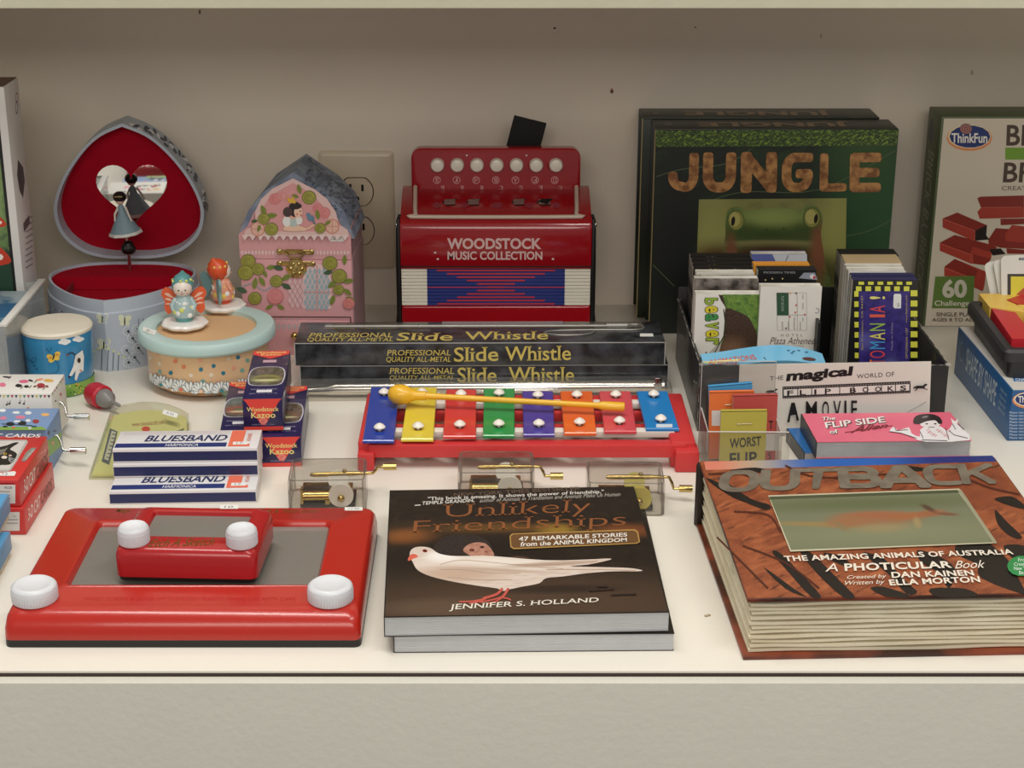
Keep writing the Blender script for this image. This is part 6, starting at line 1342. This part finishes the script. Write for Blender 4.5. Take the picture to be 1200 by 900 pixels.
a.text('BRICK', [(1180, 146), (1268, 146), (1266, 171), (1179, 171)], '#4a3a30', .02); a.prect(1178, 173, 1280, 187, '#6f9a2e'); a.text('BRICK', [(1177, 190), (1268, 190), (1266, 214), (1175, 214)], '#4a3a30', .02)
a.text('CREATIVE BUILDING', [(1174, 218), (1262, 218), (1262, 223), (1174, 223)], '#5a4a40')
def brick(P, c='#a83426', top='#8c2a20', side='#7c1f18', dxy=(18, 8), dep=(-14, 6)): pass
bt, bf_, bs = '#83271c', '#a2382a', '#1c0e0c'
def bpoly(P, c): a.ppoly([tuple(q) for q in P], c)
def zb_(pts): return [(1080 + x/5.29, 220 + y/5.29) for x, y in pts]
for P, c in (([(345, 65), (365, 55), (620, 48), (635, 48), (635, 120), (370, 128)], bt), ([(345, 150), (370, 120), (620, 118), (635, 120), (635, 185), (360, 192)], bf_), ([(488, 192), (635, 190), (635, 225), (490, 232)], bt),
    ([(413, 320), (460, 250), (535, 255), (640, 280), (640, 380), (490, 372), (415, 350)], bt), ([(515, 290), (560, 230), (640, 240), (640, 340), (520, 330)], bf_), ([(525, 375), (640, 385), (640, 410), (530, 408)], bt),
    ([(112, 340), (205, 292), (440, 360), (430, 440), (305, 470), (112, 390)], bf_), ([(112, 340), (205, 292), (330, 325), (300, 410)], bt), ([(230, 300), (440, 355), (470, 370), (425, 400), (225, 335)], bt), ([(420, 380), (490, 375), (520, 410), (440, 420)], bs),
    ([(140, 495), (205, 440), (400, 520), (390, 600), (380, 640), (140, 545)], bf_), ([(140, 490), (205, 440), (350, 510), (330, 560)], bt), ([(315, 410), (430, 440), (400, 480), (312, 470)], bt), ([(335, 560), (380, 580), (375, 640), (330, 620)], bf_),
    ([(130, 190), (220, 153), (405, 232), (330, 275)], bt), ([(130, 192), (330, 265), (325, 330), (130, 245)], bf_), ([(330, 265), (405, 230), (400, 295), (420, 320), (330, 328)], bs)):
    bpoly(zb_(P), c)
for P in ([(130, 192), (330, 266), (328, 328)], [(112, 345), (305, 415), (300, 470)], [(140, 495), (330, 570)], [(370, 122), (620, 120)], [(312, 412), (318, 470)]): a.pline(zb_(P), .7, '#c4604e')
a.ppoly([(1096, 324), (1142, 323), (1140, 361), (1092, 361)], '#5c7a34'); a.text('60', (1104, 327, 1133, 349), '#cfc9b8', .04); a.text('Challenges', (1095, 352, 1140, 360), '#d6d0c0', .015)
a.text('SINGLE PLAYER', (1097, 366, 1150, 370.5), '#5a4a40', .01); a.text('AGES 8 TO ADULT', (1092, 372.5, 1155, 376.5), '#5a4a40', .01)
a.done('cover_print', 'red bricks, blue oval emblem and dark lettering')
a = Art(t, (0, 0, 0), (0, 1, 0), (0, 0, 1), lift=.012)
a = Art(t, (0, 5.2, 0), (0, -1, 0), (0, 0, 1), lift=.012)
a.text('BRICK BY BRICK', [(1.2, 18.2), (1.2, 3.5), (3.6, 3.5), (3.6, 18.2)], '#8a927a', .01, uv=True); a.poly([(1.6+.9*math.cos(q), 20.2+1.3*math.sin(q)) for q in [2*math.pi*i/16 for i in range(16)]], '#1f2440'); a.done('side_lettering')
a = Art(t, (0, 0, 22.4), (1, 0, 0), (0, 1, 0), lift=.012)
a.text('BRICK', [(18, 1.6), (9, 1.6), (9, 3.8), (18, 3.8)], '#8f8a70', .02, uv=True); a.text('BRICK BY', [(25, 1.6), (18.6, 1.6), (18.6, 3.8), (25, 3.8)], '#8f8a70', .02, uv=True); a.done('top_lettering')

# ------------------------------------------------------------------ blue puzzle box, tray, cards
t = thing('game_box', 'blue shape puzzle game box lying under the black tray, right edge', 'box', (45.2, 40.3, 0), .8)
m = M(); m.box(0, 0, 0, 17, 17.6, 4.75, .06); obj('box_body', m, mat('#1f5f97', .4, hex2='#2b4a72', nscale=3, noise=.2), t)
m = M(); m.box(.1, .1, 4.75, 16.9, 17.5, 4.8); obj('top_panel', m, mat('#d9d4cc', .4), t)
a = Art(t, (0, 17.6, 0), (0, -1, 0), (0, 0, 1), lift=.015); a.text('SHAPE BY SHAPE', [(3.6, 3.9), (13.4, 3.9), (13.4, 1.6), (3.6, 1.6)], '#b9c6cf', .01, uv=True)
a.poly([(2.0+.9*math.cos(q), 2.9+1.0*math.sin(q)) for q in [2*math.pi*i/20 for i in range(20)]], '#5f7f98'); a.poly([(2.0+.7*math.cos(q), 2.9+.8*math.sin(q)) for q in [2*math.pi*i/20 for i in range(20)]], '#274a70')
for k in range(4): a.text('CREATIVE', [(14.3, 3.9-.6*k), (16.3, 3.9-.6*k), (16.3, 3.6-.6*k), (14.3, 3.6-.6*k)], '#9fb6c6', uv=True)
a.done('side_lettering')
a = Art(t, (0, 0, 0), (1, 0, 0), (0, 0, 1), lift=.015)
a.pell(1206, 469, 20, 10, '#d98a58'); a.pell(1206, 468, 18, 8.5, '#e8e0c8'); a.pell(1206, 468, 16.5, 7.5, '#1d2f6e'); a.text('ThinkFun', (1193, 464, 1222, 472), '#ece8e0', .02)
for k in range(9): a.text('Please visit our website', (1183, 482+3.7*k, 1219, 484.4+3.7*k), '#c9d6e4')
a.done('front_lettering')
a = Art(t, (0, 0, 4.8), (1, 0, 0), (0, 1, 0), lift=.015); a.ppoly([(1187, 443), (1220, 443), (1222, 447), (1188, 447)], '#2a6fb0'); a.text('CHALLENGE', (1190, 443.5, 1220, 446.5), '#f0f0f0', .02); a.done('top_print')
zt = 7.6
BLp, FLp = onZ(1133, 352, zt), onZ(1177, 411, zt)
ang = math.degrees(math.atan2(BLp.y-FLp.y, BLp.x-FLp.x)) - 90
t = thing('puzzle_tray', 'black puzzle tray with red and yellow star pieces, right edge', 'tray', (FLp.x, FLp.y, 4.82), ang)
TD = (BLp-FLp).length
m = M(); m.loft([rr3(.7, .7, 14.3, TD-.7, .5, 0), rr3(.6, .6, 14.4, TD-.6, .5, 1.6), rr3(0, 0, 15, TD, .7, 1.7), rr3(0, 0, 15, TD, .7, 2.55), rr3(.25, .25, 14.75, TD-.25, .6, 2.8), rr3(.9, .9, 14.1, TD-.9, .3, 2.8), rr3(1.0, 1.0, 14.0, TD-1.0, .3, 2.1)])
obj('tray_body', m, mat('#2c2c2f', .4, bump=.1, bscale=400), t, label='black plastic tray')
zz = 7.55
def pc(P, c, z0=2.1, z1=3.25, lab=None):
    Wi = W[t].inverted(); Q = [Wi @ onZ(x, y, 4.82+z1) for x, y in P]; m = M(); m.prism([(q.x, q.y) for q in Q], z0, z1); obj('puzzle_piece', m, mat(c, .4, noise=.04), t, smooth=False, label=lab)
yl, rd = '#eec65a', '#c42430'
pc([(1147, 344), (1199, 344), (1178.5, 351.5), (1190, 356.5), (1213, 372), (1202, 366), (1160, 360)], yl, lab='yellow piece')
pc([(1180, 351.5), (1200, 344.5), (1235, 345), (1215, 356), (1192, 356)], rd, lab='red piece at the back')
pc([(1192, 357), (1216, 357), (1250, 360), (1240, 385), (1206, 369)], yl, lab='yellow piece at the right')
pc([(1161.5, 361), (1190, 366), (1200, 379), (1215, 390), (1215, 397), (1186, 397)], rd, lab='red piece at the front')
pc([(1202, 368), (1240, 386), (1240, 396), (1218, 396), (1217, 389), (1202, 378)], yl, lab='yellow piece at the front')
from mathutils import Euler
for k, (x0, y0, xb, roll) in enumerate(((1162, 300, 1173.5, -3), (1153, 306, 1170, -12), (1142.5, 309, 1160, -14))):
    Yc = 57.8 + .5*k; A = onY(xb, 343, Yc); dr_ = Euler((R(-14), R(roll), 0)).to_matrix() @ Vector((0, 0, 1))
    A = A - dr_ * ((A.z - 4.9) / dr_.z); h = 1.0
    while h < 12:
        q = A + dr_ * h; v = q - CAM
        if CY - FPX * v.dot(UPV) / v.dot(FWD) < y0: break
        h += .05
    t = thing('puzzle_card', ['white puzzle card with yellow square picture, front of the three', 'white puzzle card, middle of the three fanned behind the tray', 'white puzzle card, leftmost of the three fanned behind the tray'][k], 'card', A, group='puzzle cards behind the tray', rot=(R(-14), R(roll), 0))
    x1 = 9 if k == 0 else 3.2
    m = M(); m.T = Matrix.Rotation(R(90), 4, 'X'); m.prism(rrect(0, 0, x1, h, .5), -.03, .03)
    obj('card', m, mat('#d9d7d0', .4), t)
    if k == 0:
        a = Art(t, (0, -.03, 0), (1, 0, 0), (0, 0, 1), lift=.015)
        a.prect(1180.5, 321, 1230, 360, '#3a332f'); a.prect(1184.5, 324, 1230, 360, '#d8cc3a'); a.ppoly([(1190, 346), (1202, 335), (1212, 346)], '#b5452c'); a.text('BEGINNER', (1194, 302, 1225, 305), '#2a4a5c', .03); a.done('card_print')
for o in bpy.data.objects:
    if o.type == 'MESH' and o.parent is None and 'label' not in o and 'kind' not in o: o['kind'] = 'structure'
